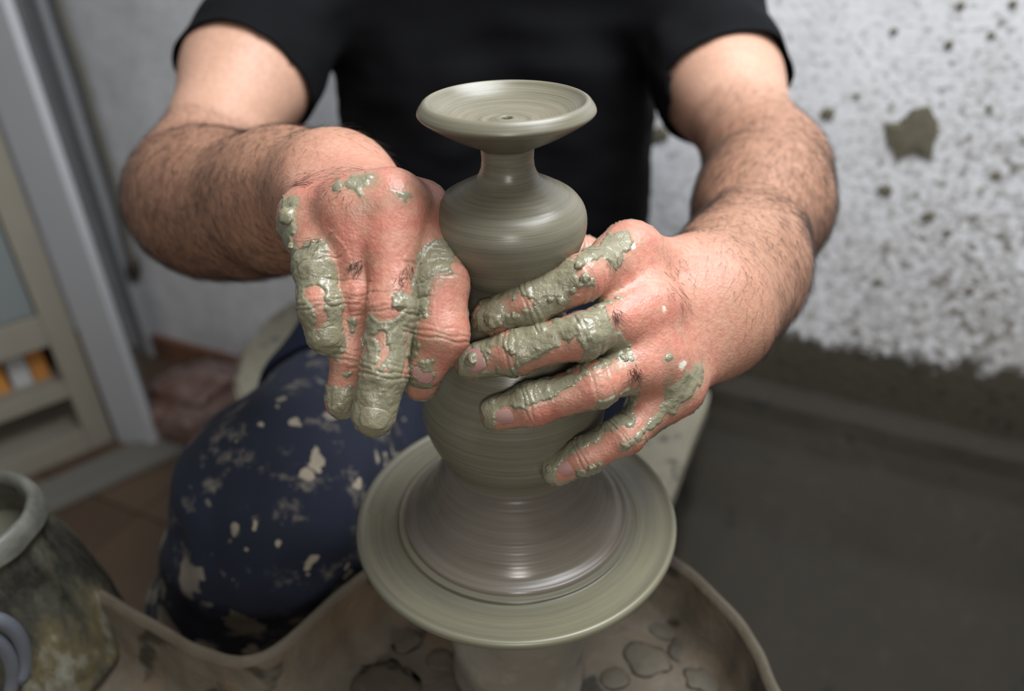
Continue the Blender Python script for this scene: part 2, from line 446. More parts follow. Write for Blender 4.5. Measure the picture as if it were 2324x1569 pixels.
# ------------------------------------------------------------------ the potter: joints as (photo x, photo y, distance)
def J(*a): return P(*a)
ARM = {}
ARM['R'] = dict(web=dict(im=.30, mr=.34, rp=.30),
    S=J(690, -30, .84), E=J(425, 452, .66), W=J(768, 418, .462),
    arm=[(J(690, -30, .84), J(566, 165, .765), .046, .054), (J(566, 165, .765), J(426, 440, .66), .054, .039),
         (J(422, 432, .665), J(495, 455, .62), .040, .046), (J(430, 492, .645), J(565, 500, .575), .034, .040),
         (J(480, 455, .62), J(650, 450, .53), .047, .038), (J(650, 450, .53), J(768, 418, .462), .037, .027),
         (J(660, 470, .525), J(745, 450, .468), .026, .023)],
    mcp=dict(i=J(950, 478, .398), m=J(890, 462, .374), r=J(800, 472, .374), p=J(700, 492, .392)),
    mr=dict(i=.0130, m=.0130, r=.0125, p=.0120),
    fing=dict(
        i=[(950, 478, .398, .0125), (1000, 645, .374, .0132), (1003, 758, .371, .0126), (966, 836, .376, .0098)],
        m=[(890, 462, .374, .0125), (890, 700, .362, .0108), (870, 842, .362, .0104), (849, 944, .364, .0101)],
        r=[(800, 472, .374, .0120), (814, 664, .373, .0100), (797, 800, .378, .0093), (776, 914, .383, .0085)],
        p=[(700, 492, .392, .0118), (722, 606, .371, .0108), (731, 692, .368, .0105), (743, 757, .371, .0100)],
        t=[(860, 470, .455, .015), (960, 600, .428, .0120), (990, 760, .412, .0115), (955, 868, .402, .0095)]))
ARM['L'] = dict(web=dict(im=.34, mr=.30, rp=.22),
    S=J(1555, -20, .84), E=J(1744, 390, .668), W=J(1612, 690, .457),
    arm=[(J(1555, -20, .84), J(1634, 184, .765), .044, .0500), (J(1634, 184, .765), J(1740, 384, .672), .0500, .0415),
         (J(1744, 398, .668), J(1730, 470, .622), .0445, .0455), (J(1730, 470, .622), J(1688, 600, .525), .0455, .0330),
         (J(1688, 600, .525), J(1612, 690, .457), .0345, .026), (J(1650, 625, .50), J(1590, 650, .462), .022, .023),
         (J(1670, 675, .505), J(1630, 735, .460), .022, .022)],
    mcp=dict(i=J(1432, 572, .416), m=J(1470, 700, .405), r=J(1485, 812, .405), p=J(1535, 880, .418)),
    mr=dict(i=.0135, m=.0130, r=.0125, p=.0120),
    fing=dict(
        i=[(1432, 572, .416, .0135), (1320, 632, .381, .0112), (1207, 686, .384, .0105), (1110, 720, .390, .0088)],
        m=[(1470, 700, .405, .0120), (1322, 762, .376, .0108), (1168, 800, .384, .0105), (1070, 822, .392, .0090)],
        r=[(1485, 812, .405, .0115), (1348, 874, .384, .0110), (1212, 918, .390, .0103), (1128, 938, .397, .0090)],
        p=[(1535, 880, .418, .0115), (1420, 986, .406, .0099), (1329, 1034, .412, .0092), (1262, 1068, .418, .0083)],
        t=[(1560, 650, .455, .0150), (1420, 610, .462, .0125), (1325, 578, .462, .0100), (1262, 600, .462, .0085)]))
for s, A in ARM.items():
    A['f'] = {k: [(J(*q[:3]), q[3]) for q in v] for k, v in A['fing'].items()}
    A['fp'] = {k: [(a[0], b[0], a[1], b[1]) for a, b in zip(v, v[1:])] for k, v in A['f'].items()}
    palm = []
    for k in 'imrp':
        d = A['mcp'][k] - A['W']; wv = A['W'] + 0.10 * d
        palm.append((A['W'] + (A['mcp'][k] - A['mcp']['m']) * 0.33 + 0.05 * d, A['mcp'][k], .0170, A['mr'][k]))
    # flesh on the palm side and at the root of the thumb
    back = -np.cross(A['mcp']['i'] - A['W'], A['mcp']['p'] - A['W']); back /= np.linalg.norm(back)
    if back @ (CAM - A['W']) < 0: back = -back
    A['back'] = back
    for k in 'imrp':
        palm.append((A['W'] - back * .006, A['mcp'][k] - back * .010 + (A['W'] - A['mcp'][k]) * .15, .0165, .0125))
    palm.append((A['W'] - back * .006, A['f']['t'][0][0], .018, .0155))
    for k1, k2 in ('im', 'mr', 'rp'):
        f1, f2 = A['f'][k1], A['f'][k2]
        palm.append((A['mcp'][k1] - back * .001, A['mcp'][k2] - back * .001, A['mr'][k1] * .93, A['mr'][k2] * .93))
        u = A['web'][k1 + k2]
        q1 = f1[0][0] * (1 - u) + f1[1][0] * u; q2 = f2[0][0] * (1 - u) + f2[1][0] * u
        palm.append((q1 - back * .003, q2 - back * .003, f1[1][1] * .80, f2[1][1] * .80))
    A['palm'] = palm
def hand_sdf(A):
    def f(p, cull):
        arm = chain(p, A['arm'], .040, cull)
        palm = chain(p, A['palm'], .012, cull)
        base = smin(arm, palm, .022)
        out = base
        for k, prims in A['fp'].items():
            d = chain(p, prims, .004, cull)
            if d.min() > 0.05: continue
            out = smin(out, smin(base, d, .010), .0010)
        return out
    return f
def poly_sd(x, y, poly):
    """signed distance in px, positive inside"""
    pl = np.array(poly, float); d = np.full(len(x), 1e9); ins = np.zeros(len(x), bool)
    for a, b in zip(pl, np.roll(pl, -1, 0)):
        e = b - a; wx, wy = x - a[0], y - a[1]
        t = np.clip((wx * e[0] + wy * e[1]) / (e @ e + 1e-9), 0, 1)
        d = np.minimum(d, (wx - t * e[0]) ** 2 + (wy - t * e[1]) ** 2)
        c = (a[1] > y) != (b[1] > y)
        ins ^= c & (x < (b[0] - a[0]) * (y - a[1]) / (b[1] - a[1] + 1e-12) + a[0])
    return np.where(ins, 1, -1) * np.sqrt(d)

def conv(ox, oy, s, pl): return [(ox + s * a, oy + s * b) for a, b in pl]
c1 = lambda pl: conv(600, 280, .478, pl)
c2 = lambda pl: conv(1000, 480, .4143, pl)
CLAY = {'R': [c1(q) for q in (
    [(50, 470), (60, 420), (90, 350), (140, 335), (150, 450), (125, 540), (170, 590), (260, 545), (310, 560), (300, 640), (345, 700), (370, 900), (388, 1060), (350, 1120), (260, 1125), (190, 1060), (160, 950), (150, 800), (120, 680), (100, 600)],
    [(290, 1240), (350, 1250), (440, 1255), (440, 1320), (410, 1450), (330, 1450), (285, 1320)],
    [(385, 920), (435, 930), (430, 1000), (390, 1030)], [(335, 1180), (405, 1185), (400, 1212), (345, 1205)],
    [(480, 960), (500, 900), (560, 945), (620, 925), (690, 870), (695, 950), (668, 1060), (668, 1250), (645, 1400), (625, 1490), (540, 1530), (450, 1500), (410, 1400), (440, 1250), (470, 1080)],
    [(615, 810), (660, 790), (705, 820), (700, 870), (650, 875)],
    [(760, 570), (800, 550), (880, 560), (915, 650), (890, 710), (800, 740), (770, 800), (760, 920), (720, 1000), (740, 1060), (705, 1140), (800, 1130), (795, 1175), (680, 1180), (670, 1040), (680, 940), (700, 760), (725, 640)],
    [(675, 1190), (720, 1190), (760, 1230), (805, 1200), (800, 1265), (740, 1275), (680, 1245)],
    [(318, 285), (345, 270), (358, 290), (345, 335), (325, 330)], [(390, 285), (430, 258), (490, 262), (480, 300), (450, 325), (405, 310)],
    [(640, 330), (670, 315), (700, 330), (695, 360), (660, 368)])],
    'L': [c2(q) for q in (
    [(170, 590), (190, 530), (240, 465), (330, 405), (480, 365), (640, 295), (740, 250), (850, 190), (890, 140), (1000, 105), (1045, 130), (1050, 190), (990, 230), (1000, 290), (960, 320), (930, 270), (870, 250), (780, 300), (740, 340), (760, 370), (800, 345), (845, 360), (840, 410), (790, 415), (740, 420), (700, 500), (640, 540), (580, 590), (530, 620), (400, 650), (330, 640), (260, 670), (205, 660)],
    [(800, 520), (880, 480), (995, 462), (950, 510), (870, 545), (815, 545)],
    [(70, 810), (105, 720), (180, 675), (350, 665), (600, 615), (800, 540), (905, 530), (880, 600), (960, 640), (1010, 680), (1035, 735), (960, 800), (800, 860), (650, 895), (420, 935), (250, 935), (120, 910)],
    [(205, 1060), (255, 995), (360, 965), (520, 925), (700, 885), (830, 855), (900, 815), (1000, 745), (1062, 765), (1062, 822), (960, 820), (850, 870), (770, 910), (700, 970), (580, 1030), (470, 1070), (350, 1085), (290, 1110), (300, 1180), (280, 1205), (230, 1160)],
    [(780, 1110), (900, 1035), (1050, 950), (1040, 985), (950, 1045), (850, 1100)],
    [(535, 1420), (590, 1325), (720, 1250), (840, 1170), (930, 1080), (1000, 995), (1090, 950), (1105, 1010), (1070, 1060), (1080, 1130), (1050, 1190), (930, 1210), (850, 1260), (760, 1320), (720, 1370), (640, 1395), (640, 1480), (700, 1475), (800, 1425), (870, 1390), (860, 1450), (720, 1510), (620, 1510), (555, 1470)],
    [(1080, 1210), (1160, 1130), (1220, 1030), (1310, 930), (1400, 840), (1435, 830), (1435, 910), (1340, 1040), (1260, 1110), (1150, 1190), (1060, 1260), (980, 1330), (1000, 1290)],
    [(1228, 790), (1255, 765), (1275, 790), (1250, 822), (1232, 820)])]}
HOLES = {'R': [c1(q) for q in ([(200, 790), (250, 760), (290, 790), (308, 860), (285, 895), (302, 945), (250, 968), (225, 905), (242, 860), (205, 845)], [(515, 1010), (560, 985), (575, 1040), (600, 1060), (560, 1120), (540, 1060)], [(520, 1150), (560, 1135), (590, 1165), (540, 1200)])],
    'L': [c2(q) for q in (
    [(275, 478), (440, 462), (505, 480), (480, 530), (450, 585), (370, 565), (330, 510)],
    [(425, 905), (440, 850), (540, 790), (650, 730), (740, 688), (778, 760), (760, 820), (640, 872), (530, 900)],
    [(150, 735), (215, 750), (250, 800), (245, 860), (185, 895), (150, 800)],
    [(250, 740), (330, 730), (400, 790), (400, 850), (270, 865)])]}
WHITE = [c2(q) for q in ([(1305, 835), (1335, 815), (1350, 830), (1325, 868), (1308, 862)], [(1218, 520), (1230, 518), (1235, 545), (1222, 550)], [(1045, 180), (1062, 170), (1068, 200), (1050, 208)])]

HAND_H = 0.00105
body_parts = []; clay_parts = []; hair_src = []; NAILS = []
FINGERNAMES = 'imrpt'
def bone_frame(A, k):
    return A['f'][k]
def build_arm(s):
    A = ARM[s]; f = hand_sdf(A)
    pts = np.array([A['S'], A['E'], A['W']] + [q[0] for v in A['f'].values() for q in v])
    # fine grid over hand and wrist, coarser over the arm
    lo, hi = pts.min(0) - .065, pts.max(0) + .065
    V, Q = surface_nets(f, lo, hi, 0.00135)
    return A, V, Q
def seg_info(V, a, b):
    ab = b - a; t = np.clip(((V - a) @ ab) / (ab @ ab), 0, 1)
    return t, np.linalg.norm(V - a - t[:, None] * ab, axis=1)

def refine(V, Q, fm):
    q = Q[fm]; n = len(V)
    e = np.sort(np.stack([q, np.roll(q, -1, 1)], -1).reshape(-1, 2), 1)
    ue, inv = np.unique(e, axis=0, return_inverse=True); inv = inv.reshape(-1, 4)
    mid = (V[ue[:, 0]] + V[ue[:, 1]]) / 2; cen = V[q].mean(1)
    # pull new points towards the smooth surface
    mi = n + inv; ci = n + len(ue) + np.arange(len(q))
    q2 = np.concatenate([np.stack([q[:, i], mi[:, i], ci, mi[:, i - 1]], 1) for i in range(4)])
    V2 = np.concatenate([V, mid, cen]); Q2 = np.concatenate([Q[~fm], q2])
    bnd = np.bincount(inv.ravel(), minlength=len(ue)) == 1
    fixed = np.ones(len(V2), bool); fixed[np.unique(q)] = False; fixed[n:] = False
    fixed[n:n + len(ue)][bnd] = True; fixed[ue[bnd].ravel()] = True
    L = laplace(V2, Q2, .6)
    V2 = np.where(fixed[:, None], V2, L)
    return V2, Q2
for s in 'RL':
    A, V, Q = build_arm(s)
    hm = np.zeros(len(V), bool)
    for k, pr in A['fp'].items():
        for (a, b, ra, rb) in pr: hm |= seg_info(V, a, b)[1] < max(ra, rb) + .004
    V, Q = refine(V, Q, hm[Q].all(1))
    N = normals(V, Q)
    view = CAM - V; view /= np.linalg.norm(view, axis=1)[:, None]
    facing = (N * view).sum(1)
    # which vertices belong to fingers / hand
    fd = np.full(len(V), 1.0); disp = np.zeros(len(V)); redn = np.zeros(len(V)); crease = np.zeros(len(V))
    for k, pr in A['fp'].items():
        ch = A['f'][k]
        for bi, (a, b, ra, rb) in enumerate(pr):
            t, d = seg_info(V, a, b); fd = np.minimum(fd, d)
        # knuckle creases: grooves around PIP and DIP on the back of the finger
        for ji in (1, 2):
            c = ch[ji][0]; ax = ch[ji + 1][0] - ch[ji - 1][0]; ax /= np.linalg.norm(ax)
            loc = (V - c) @ ax; rad = np.linalg.norm(V - c, axis=1)
            near = np.exp(-(loc / .0065) ** 2) * (rad < ch[ji][1] * 1.9)
            wob = np.sin(V @ np.array([500., 410., 380.]) + ji * 2) * .0005
            rr_ = np.maximum(ch[ji][1], .008)
            for q_ in ((-.0062, -.0038, -.0013, .0012, .0036, .0060) if ji == 1 else (-.0034, -.0008, .0018)):
                g_ = np.exp(-((loc + wob - q_ * (1 + .2 * math.sin(q_ * 9000 + ji * 3))) / .00052) ** 2) * (rad < rr_ * 1.9)
                crease = np.maximum(crease, g_ * (.55 + .45 * math.sin(q_ * 7000 + ji)))
            disp += .0005 * np.exp(-(loc / .008) ** 2) * (rad < rr_ * 1.9)
        for bi in (0, 1, 2):
            a_, b_ = ch[bi][0], ch[bi + 1][0]; t_, d_ = seg_info(V, a_, b_)
            g_ = np.clip(np.sin(t_ * 34 + np.sin(V @ np.array([300., 250., 420.])) * 1.5) - .8, 0, 1) * 2
            crease = np.maximum(crease, .28 * g_ * (d_ < ch[bi][1] * 1.25) * (t_ > .1) * (t_ < .9) * (bi > 0 or 1))
    disp -= crease * .00055
    mcpd = np.min([np.linalg.norm(V - q, axis=1) for q in A['mcp'].values()], axis=0)
    hand = (fd < .022) | (mcpd < .034)
    wd = (V - A['W']) @ ((A['mcp']['m'] - A['W']) / np.linalg.norm(A['mcp']['m'] - A['W']))
    hand_soft = np.clip((wd + .01) / .06, 0, 1)
    redn = np.clip(hand_soft * 0.42 + np.exp(-(fd / .02) ** 2) * .45 * (fd < .03) + (.35 if s == 'R' else .12) * np.exp(-(mcpd / .020) ** 2), 0, 1)
    px = CX + F * ((V - CAM) @ RGT) / ((V - CAM) @ FWD); py = CY - F * ((V - CAM) @ UPV) / ((V - CAM) @ FWD)
    # fine relief noise on the hand only
    hi_ = np.where(hand)[0]
    n1 = np.zeros(len(V)); n2 = np.zeros(len(V)); n3 = np.zeros(len(V))
    n1[hi_] = rnd_noise(V[hi_], 160, 3.1, 2); n2[hi_] = rnd_noise(V[hi_], 420, 7.7, 2); n3[hi_] = rnd_noise(V[hi_], 60, 1.7, 2)
    V = V + N * (disp + n1 * .00025)[:, None]
    # ---- clay cover
    sd = np.full(len(V), -200.0)
    for pl in CLAY[s]: sd = np.maximum(sd, poly_sd(px, py, pl))
    for pl in HOLES[s]: sd = np.minimum(sd, -poly_sd(px, py, pl))
    sd = np.where(facing > -0.15, sd, np.maximum(sd, 40 * (fd < .02) + 60 * n3 - 20))       # undersides are muddy too
    sd = np.where(hand, sd, -200.0)
    sdn = sd + 17 * n1 + 8 * n2 + 8 * n3
    film = np.clip((sdn + 26) / 28, 0, 1) * (0.6 + 0.5 * n3) + crease * .35
    film = np.clip(film + np.clip(n3 * 1.3 - 0.35, 0, 1) * (fd < .02), 0, 1)
    if s == 'R': film = np.clip(film + .75 * np.exp(-((px - 838) / 40) ** 2 - ((py - 472) / 26) ** 2) * (.7 + .8 * n1), 0, 1)
    th = np.clip(sdn / 5.0, -1, 1) * .0003 + np.clip(sdn / 26, 0, 1) * (.0001 + .0008 * np.clip(n3 + .15, 0, 1.2)) * (1 + 0.9 * n1) + np.clip(sdn / 10, 0, 1) * (n1 * .00028 + n2 * .00034 - crease * .0003) + .00045 * np.exp(-((sdn - 6) / 5) ** 2) * np.clip(.5 + n1 * 1.5, 0, 1)
    th = np.where(sdn > 0, np.maximum(th, .00015), np.minimum(th, -.0001))
    fm = (sdn[Q] > -9).any(1)
    Nn = normals(V, Q)
    cv, cq, used = keep_faces(V + Nn * th[:, None], Q, fm)
    clay_parts.append((cv, cq))
    sw = np.full(len(V), -200.0)
    if s == 'L':
        for pl in WHITE: sw = np.maximum(sw, poly_sd(px, py, pl))
        sw = np.where((facing > 0) & hand, sw, -200)
    ua = A['S'] - A['E']; ua /= np.linalg.norm(ua); tn = (V - A['E']) @ ua
    body_parts.append((V, Q, redn, film, np.clip(sw / 4 + .5, 0, 1), np.clip(1 - (tn - .02) / .07, 0, 1) * (1 - .75 * hand_soft)))
    A['V'], A['N'], A['px'], A['py'], A['facing'], A['hand'], A['fd'], A['sd'] = V, Nn, px, py, facing, hand, fd, sd

# torso, neck, head and legs (mostly inside the clothes)
def T(x, y, z): return np.array([x, y, z])
TC = (ARM['R']['S'] + ARM['L']['S']) / 2
tx = TC[0]
HIP_R, HIP_L = T(tx - .10, .66, -.175), T(tx + .12, .66, -.175)
KNEE_R, KNEE_L = J(660, 1150, .68), T(.02, .27, -.16)
FOOT_R, FOOT_L = T(-.56, .16, FZ + .06), T(-.13, .36, FZ + .06)
torso_pr = [(T(tx - .075, .62, -.13), T(tx - .07, .60, .16), .115, .11), (T(tx + .075, .62, -.13), T(tx + .07, .60, .16), .115, .11),
            (ARM['R']['S'] + T(.04, .02, 0), ARM['L']['S'] + T(-.04, .02, 0), .07, .07),
            (T(tx, .59, .22), T(tx, .56, .36), .075, .055)]
head_pr = [(T(tx, .565, .46), T(tx, .535, .44), .088, .080), (T(tx, .50, .39), T(tx, .49, .375), .055, .045)]
leg_pr = [(HIP_R, KNEE_R, .085, .058), (KNEE_R, FOOT_R, .055, .04), (HIP_L, KNEE_L, .085, .058), (KNEE_L, FOOT_L, .055, .04),
          (FOOT_R + T(0, .02, -.02), FOOT_R + T(-.03, -.15, -.025), .04, .032), (FOOT_L + T(0, .02, -.02), FOOT_L + T(0, -.15, -.025), .04, .032)]
face_pr = [(T(tx, .452, .425), T(tx, .443, .40), .010, .014), (T(tx - .088, .555, .43), T(tx - .090, .56, .40), .014, .010), (T(tx + .088, .555, .43), T(tx + .090, .56, .40), .014, .010)]
def body_sdf(p, cull):
    d = smin(chain(p, [(a, b, ra - .022, rb - .022) for a, b, ra, rb in torso_pr[:3]] + torso_pr[3:], .05, cull), chain(p, head_pr, .03, cull), .03)
    d = smin(d, chain(p, face_pr, .006, cull), .010)
    d = smin(d, chain(p, leg_pr, .04, cull), .05)
    for s in 'RL': d = smin(d, chain(p, [(a, b, ra - .022, rb - .014) for a, b, ra, rb in ARM[s]['arm'][:1]], .03, cull), .02)
    # eye hollows
    return d
Vb, Qb = surface_nets(body_sdf, (-.50, .0, FZ), (.42, .85, .60), 0.008, 8, .01)
body_parts.append((Vb, Qb, *[np.zeros(len(Vb))] * 4))
print('skin verts', [len(b[0]) for b in body_parts])

def skin_mat():
    t = NT('skin'); c = t.coord()
    at = t.n('Attribute', attribute_name='skin'); sep = t.n('SeparateColor'); t.t.links.new(at.outputs['Color'], sep.inputs[0])
    red, film, wht = sep.outputs; tan = at.outputs['Alpha']
    n = t.noise(c, 40, 4); fn = t.noise(c, 350, 3); blot = t.noise(c, 90, 3)
    pale = t.mix(n, lin(190, 146, 122), lin(212, 172, 148))
    tanc = t.mix(n, lin(154, 113, 89), lin(182, 140, 114))
    pale = t.mix(tan, pale, tanc)
    pink = t.mix(n, lin(178, 92, 78), lin(206, 130, 112))
    col = t.mix(t.math('MULTIPLY', red, t.ramp(blot, [(0.35, 0.45), (0.62, 1.0)])), pale, pink)
    col = t.mix(t.ramp(fn, [(0.35, 0.35), (0.6, 0.0)]), col, lin(150, 90, 72))
    col = t.mix(t.math('MULTIPLY', film, 0.7), col, lin(134, 128, 104))
    col = t.mix(wht, col, lin(225, 220, 205))
    t.set('Base Color', col)
    t.set('Roughness', t.math('MULTIPLY_ADD', film, -0.22, t.math('MULTIPLY_ADD', red, -0.08, 0.52)))
    vor = t.n('TexVoronoi', i_Scale=700.0); t.t.links.new(c, vor.inputs['Vector'])
    t.bump(t.math('ADD', t.math('MULTIPLY', vor.outputs['Distance'], 0.9), fn), 0.28, 0.0006)
    return t.m
M_skin = skin_mat()
def wetclay_mat():
    t = NT('wet clay slip'); c = t.coord(); n = t.noise(c, 120, 4); f = t.noise(c, 500, 3); b = t.noise(c, 35, 3)
    col = t.mix(n, lin(112, 108, 86), lin(150, 146, 122)); col = t.mix(t.ramp(b, [(0.45, 0.0), (0.7, 0.6)]), col, lin(126, 116, 88))
    t.set('Base Color', col); t.set('Roughness', t.ramp(b, [(0.35, 0.10), (0.65, 0.36)])); t.set('Specular IOR Level', 0.6)
    t.bump(t.math('ADD', n, t.math('MULTIPLY', f, 0.6)), 0.6, 0.0013)
    return t.m
M_wet = wetclay_mat()

person = thing('person', 'person in black t-shirt and blue trousers shaping the vase with muddy hands', 'person', tuple(onz(1080, 900, -.3)))
person.location = (0, 0, 0)
offs = np.cumsum([0] + [len(b[0]) for b in body_parts])
VV = np.concatenate([b[0] for b in body_parts]); QQ = np.concatenate([b[1] + o_ for b, o_ in zip(body_parts, offs)])
me = mesh_np('body', VV, QQ)
at = me.color_attributes.new('skin', 'FLOAT_COLOR', 'POINT')
cdat = np.ones((len(VV), 4), np.float32)
for k in range(4): cdat[:, k] = np.concatenate([b[2 + k] for b in body_parts])
at.data.foreach_set('color', cdat.ravel())
BODY = obj('body', me, M_skin, person); BODY['label'] = 'bare skin of the arms and hands'
COAT = {}
for s_, (cv, cq) in zip('RL', clay_parts):
    o = obj('clay_coating', mesh_np('clay_coating', cv, cq), M_wet, person); COAT[s_] = o; o['label'] = 'wet grey-green clay smeared over the hand'
# ------------------------------------------------------------------ fingernails
def nail(s, c, dirpx, ln, wd, mat, rad, lift=.0004):
    A = ARM[s]
    dd = np.hypot(A['px'] - c[0], A['py'] - c[1]); depth = (A['V'] - CAM) @ FWD
    ok = (dd < 14) & (A['facing'] > 0.1); idx = np.where(ok)[0]
    if len(idx) == 0: idx = np.array([np.argmin(dd)])
    near = idx[depth[idx] < depth[idx].min() + .006]
    p = A['V'][near].mean(0); n = A['N'][near].mean(0); n /= np.linalg.norm(n)
    d = (P(c[0] + dirpx[0], c[1] + dirpx[1], 1) - P(c[0], c[1], 1)); t = d - n * (d @ n); t /= np.linalg.norm(t)
    b = np.cross(n, t); sc = ((p - CAM) @ FWD) / F
    L, Wd = ln * sc / 2, wd * sc / 2
    V, Q = [], []; nu, nv = 12, 12
    for top in (1, 0):
        for j in range(nv + 1):
            for i in range(nu + 1):
                u, v = -1 + 2 * i / nu, -1 + 2 * j / nv
                uu, vv = u * math.sqrt(1 - 0.42 * v * v), v * math.sqrt(1 - 0.30 * u * u)
                h = lift - (uu * Wd) ** 2 / (2 * rad) - (L * vv) ** 2 / (2 * rad * 5) - (0 if top else .0009) + (.0002 * (1 - u * u) * (1 - v * v) if top else 0)
                V.append(p + t * L * vv + b * Wd * uu + n * h)
    m = (nu + 1) * (nv + 1)
    for j in range(nv):
        for i in range(nu):
            a = j * (nu + 1) + i; q = (a, a + 1, a + nu + 2, a + nu + 1)
            Q.append(q[::-1]); Q.append(tuple(m + k for k in q))
    for i in range(nu):
        for a, bb in ((i, i + 1), (nv * (nu + 1) + i + 1, nv * (nu + 1) + i)): Q.append((a, bb, m + bb, m + a))
    for j in range(nv):
        a, bb = j * (nu + 1), (j + 1) * (nu + 1)
        Q.append((bb, a, m + a, m + bb)); Q.append((a + nu, bb + nu, m + bb + nu, m + a + nu))
    return obj('fingernail', mesh_np('fingernail', V, Q), mat, BODY)
def nail_mat():
    t = NT('fingernail'); c = t.coord(); n = t.noise(c, 260, 3)
    t.set('Base Color', t.mix(t.ramp(n, [(0.45, 0.0), (0.75, 0.7)]), lin(172, 130, 124), lin(140, 132, 110)))
    t.set('Roughness', 0.28); t.bump(n, 0.1, .0004); return t.m
M_nail = nail_mat()
for s, c, d, ln, wd, m_, r_, lf in (
        ('L', (1122, 719), (-95, 34), 50, 44, M_wet, .009, .0012), ('L', (1077, 817), (-98, 18), 54, 56, M_nail, .010, .0006),
        ('L', (1146, 948), (-85, 26), 52, 36, M_nail, .008, .0005), ('L', (1283, 1065), (-72, 34), 42, 32, M_nail, .0075, .0005),
        ('R', (743, 764), (12, 65), 46, 58, M_wet, .010, .0008), ('R', (776, 912), (-20, 110), 54, 46, M_wet, .009, .0012),
        ('R', (849, 950), (-20, 100), 50, 68, M_wet, .0105, .0010), ('R', (960, 851), (-35, 90), 38, 54, M_nail, .009, .0006)):
    o = nail(s, c, d, ln, wd, m_, r_, lf)
    o['label'] = 'fingernail caked in clay' if m_ is M_wet else 'pinkish fingernail rimmed with clay'
# loose gobs of clay clinging to the fingers
random.seed(11); gob_v = {'R': [], 'L': []}
def gob(s, c, r, flat=.55, stretch=(1, 1)):
    A = ARM[s]; dd = np.hypot(A['px'] - c[0], A['py'] - c[1]); idx = np.where((dd < 12) & (A['facing'] > 0))[0]
    if len(idx) == 0: return
    depth = (A['V'] - CAM) @ FWD; k = idx[np.argmin(depth[idx])]; p, n = A['V'][k], A['N'][k]
    bm = bmesh.new(); bmesh.ops.create_icosphere(bm, subdivisions=3, radius=1)
    rot = Vector(n).to_track_quat('Z', 'Y').to_matrix(); sd = random.random() * 50
    rr = r * ((p - CAM) @ FWD) / F
    for v in bm.verts:
        q = v.co.copy(); k2 = 1 + 0.45 * mnoise.noise(q * 1.6 + Vector((sd, 0, 0))) + .2 * mnoise.noise(q * 4 + Vector((0, sd, 0)))
        q = Vector((q.x * stretch[0], q.y * stretch[1], q.z * flat)) * k2 * rr
        v.co = rot @ q + Vector(p)
    for f in bm.faces: f.smooth = True
    obj('clay_gob', bm, M_wet, COAT[s])
for s, c, r, fl in (('R', (640, 492), 22, .7), ('R', (650, 560), 9, .9), ('R', (915, 682), 16, .5), ('R', (893, 985), 8, .9), ('L', (1268, 692), 11, .8), ('L', (1338, 637), 12, .6), ('L', (1157, 722), 8, .9),
                    ('L', (1312, 592), 12, .7), ('L', (1110, 725), 22, .6), ('L', (1060, 815), 16, .7), ('L', (1156, 790), 9, .9), ('L', (1255, 690), 8, .8), ('L', (1295, 672), 9, .7), ('R', (752, 1), 1, .1),
                    ('L', (1320, 1085), 14, .5), ('L', (1345, 1072), 11, .5), ('L', (1234, 1062), 9, .8), ('L', (1110, 905), 10, .7), ('L', (1362, 690), 12, .5), ('L', (1420, 800), 10, .5), ('R', (770, 935), 14, .6)):
    gob(s, c, r, fl)

# ------------------------------------------------------------------ hair on the arms
def strands(roots, nrm, dirs, length, r0, rng, curl=0.3):
    n = len(roots); L = length * rng.uniform(.6, 1.25, n)
    t = dirs + rng.normal(0, .35, (n, 3)); t -= nrm * (t * nrm).sum(1)[:, None]; t /= np.linalg.norm(t, axis=1)[:, None]
    side = np.cross(nrm, t); bend = rng.normal(0, curl, n); lift = rng.uniform(.12, .5, n)
    rings = []
    for i in range(4):
        u = i / 3
        c = roots + L[:, None] * (t * u + side * (bend * u * u)[:, None] + nrm * (lift * (u - .55 * u * u))[:, None])
        r = r0 * (1 - .75 * u)
        rings.append(np.stack([c + r * (side * math.cos(a) + nrm * math.sin(a)) for a in (0, 2.094, 4.189)], 1))
    V = np.stack(rings, 1).reshape(-1, 3)
    q = np.array([(i * 3 + j, i * 3 + (j + 1) % 3, (i + 1) * 3 + (j + 1) % 3, (i + 1) * 3 + j) for i in range(3) for j in range(3)])
    return V, (np.arange(n)[:, None, None] * 12 + q[None]).reshape(-1, 4)
t = NT('dark arm hair'); t.set('Base Color', (*lin(48, 33, 24), 1)); t.set('Roughness', 0.5); M_hair = t.m
rng = np.random.default_rng(5)
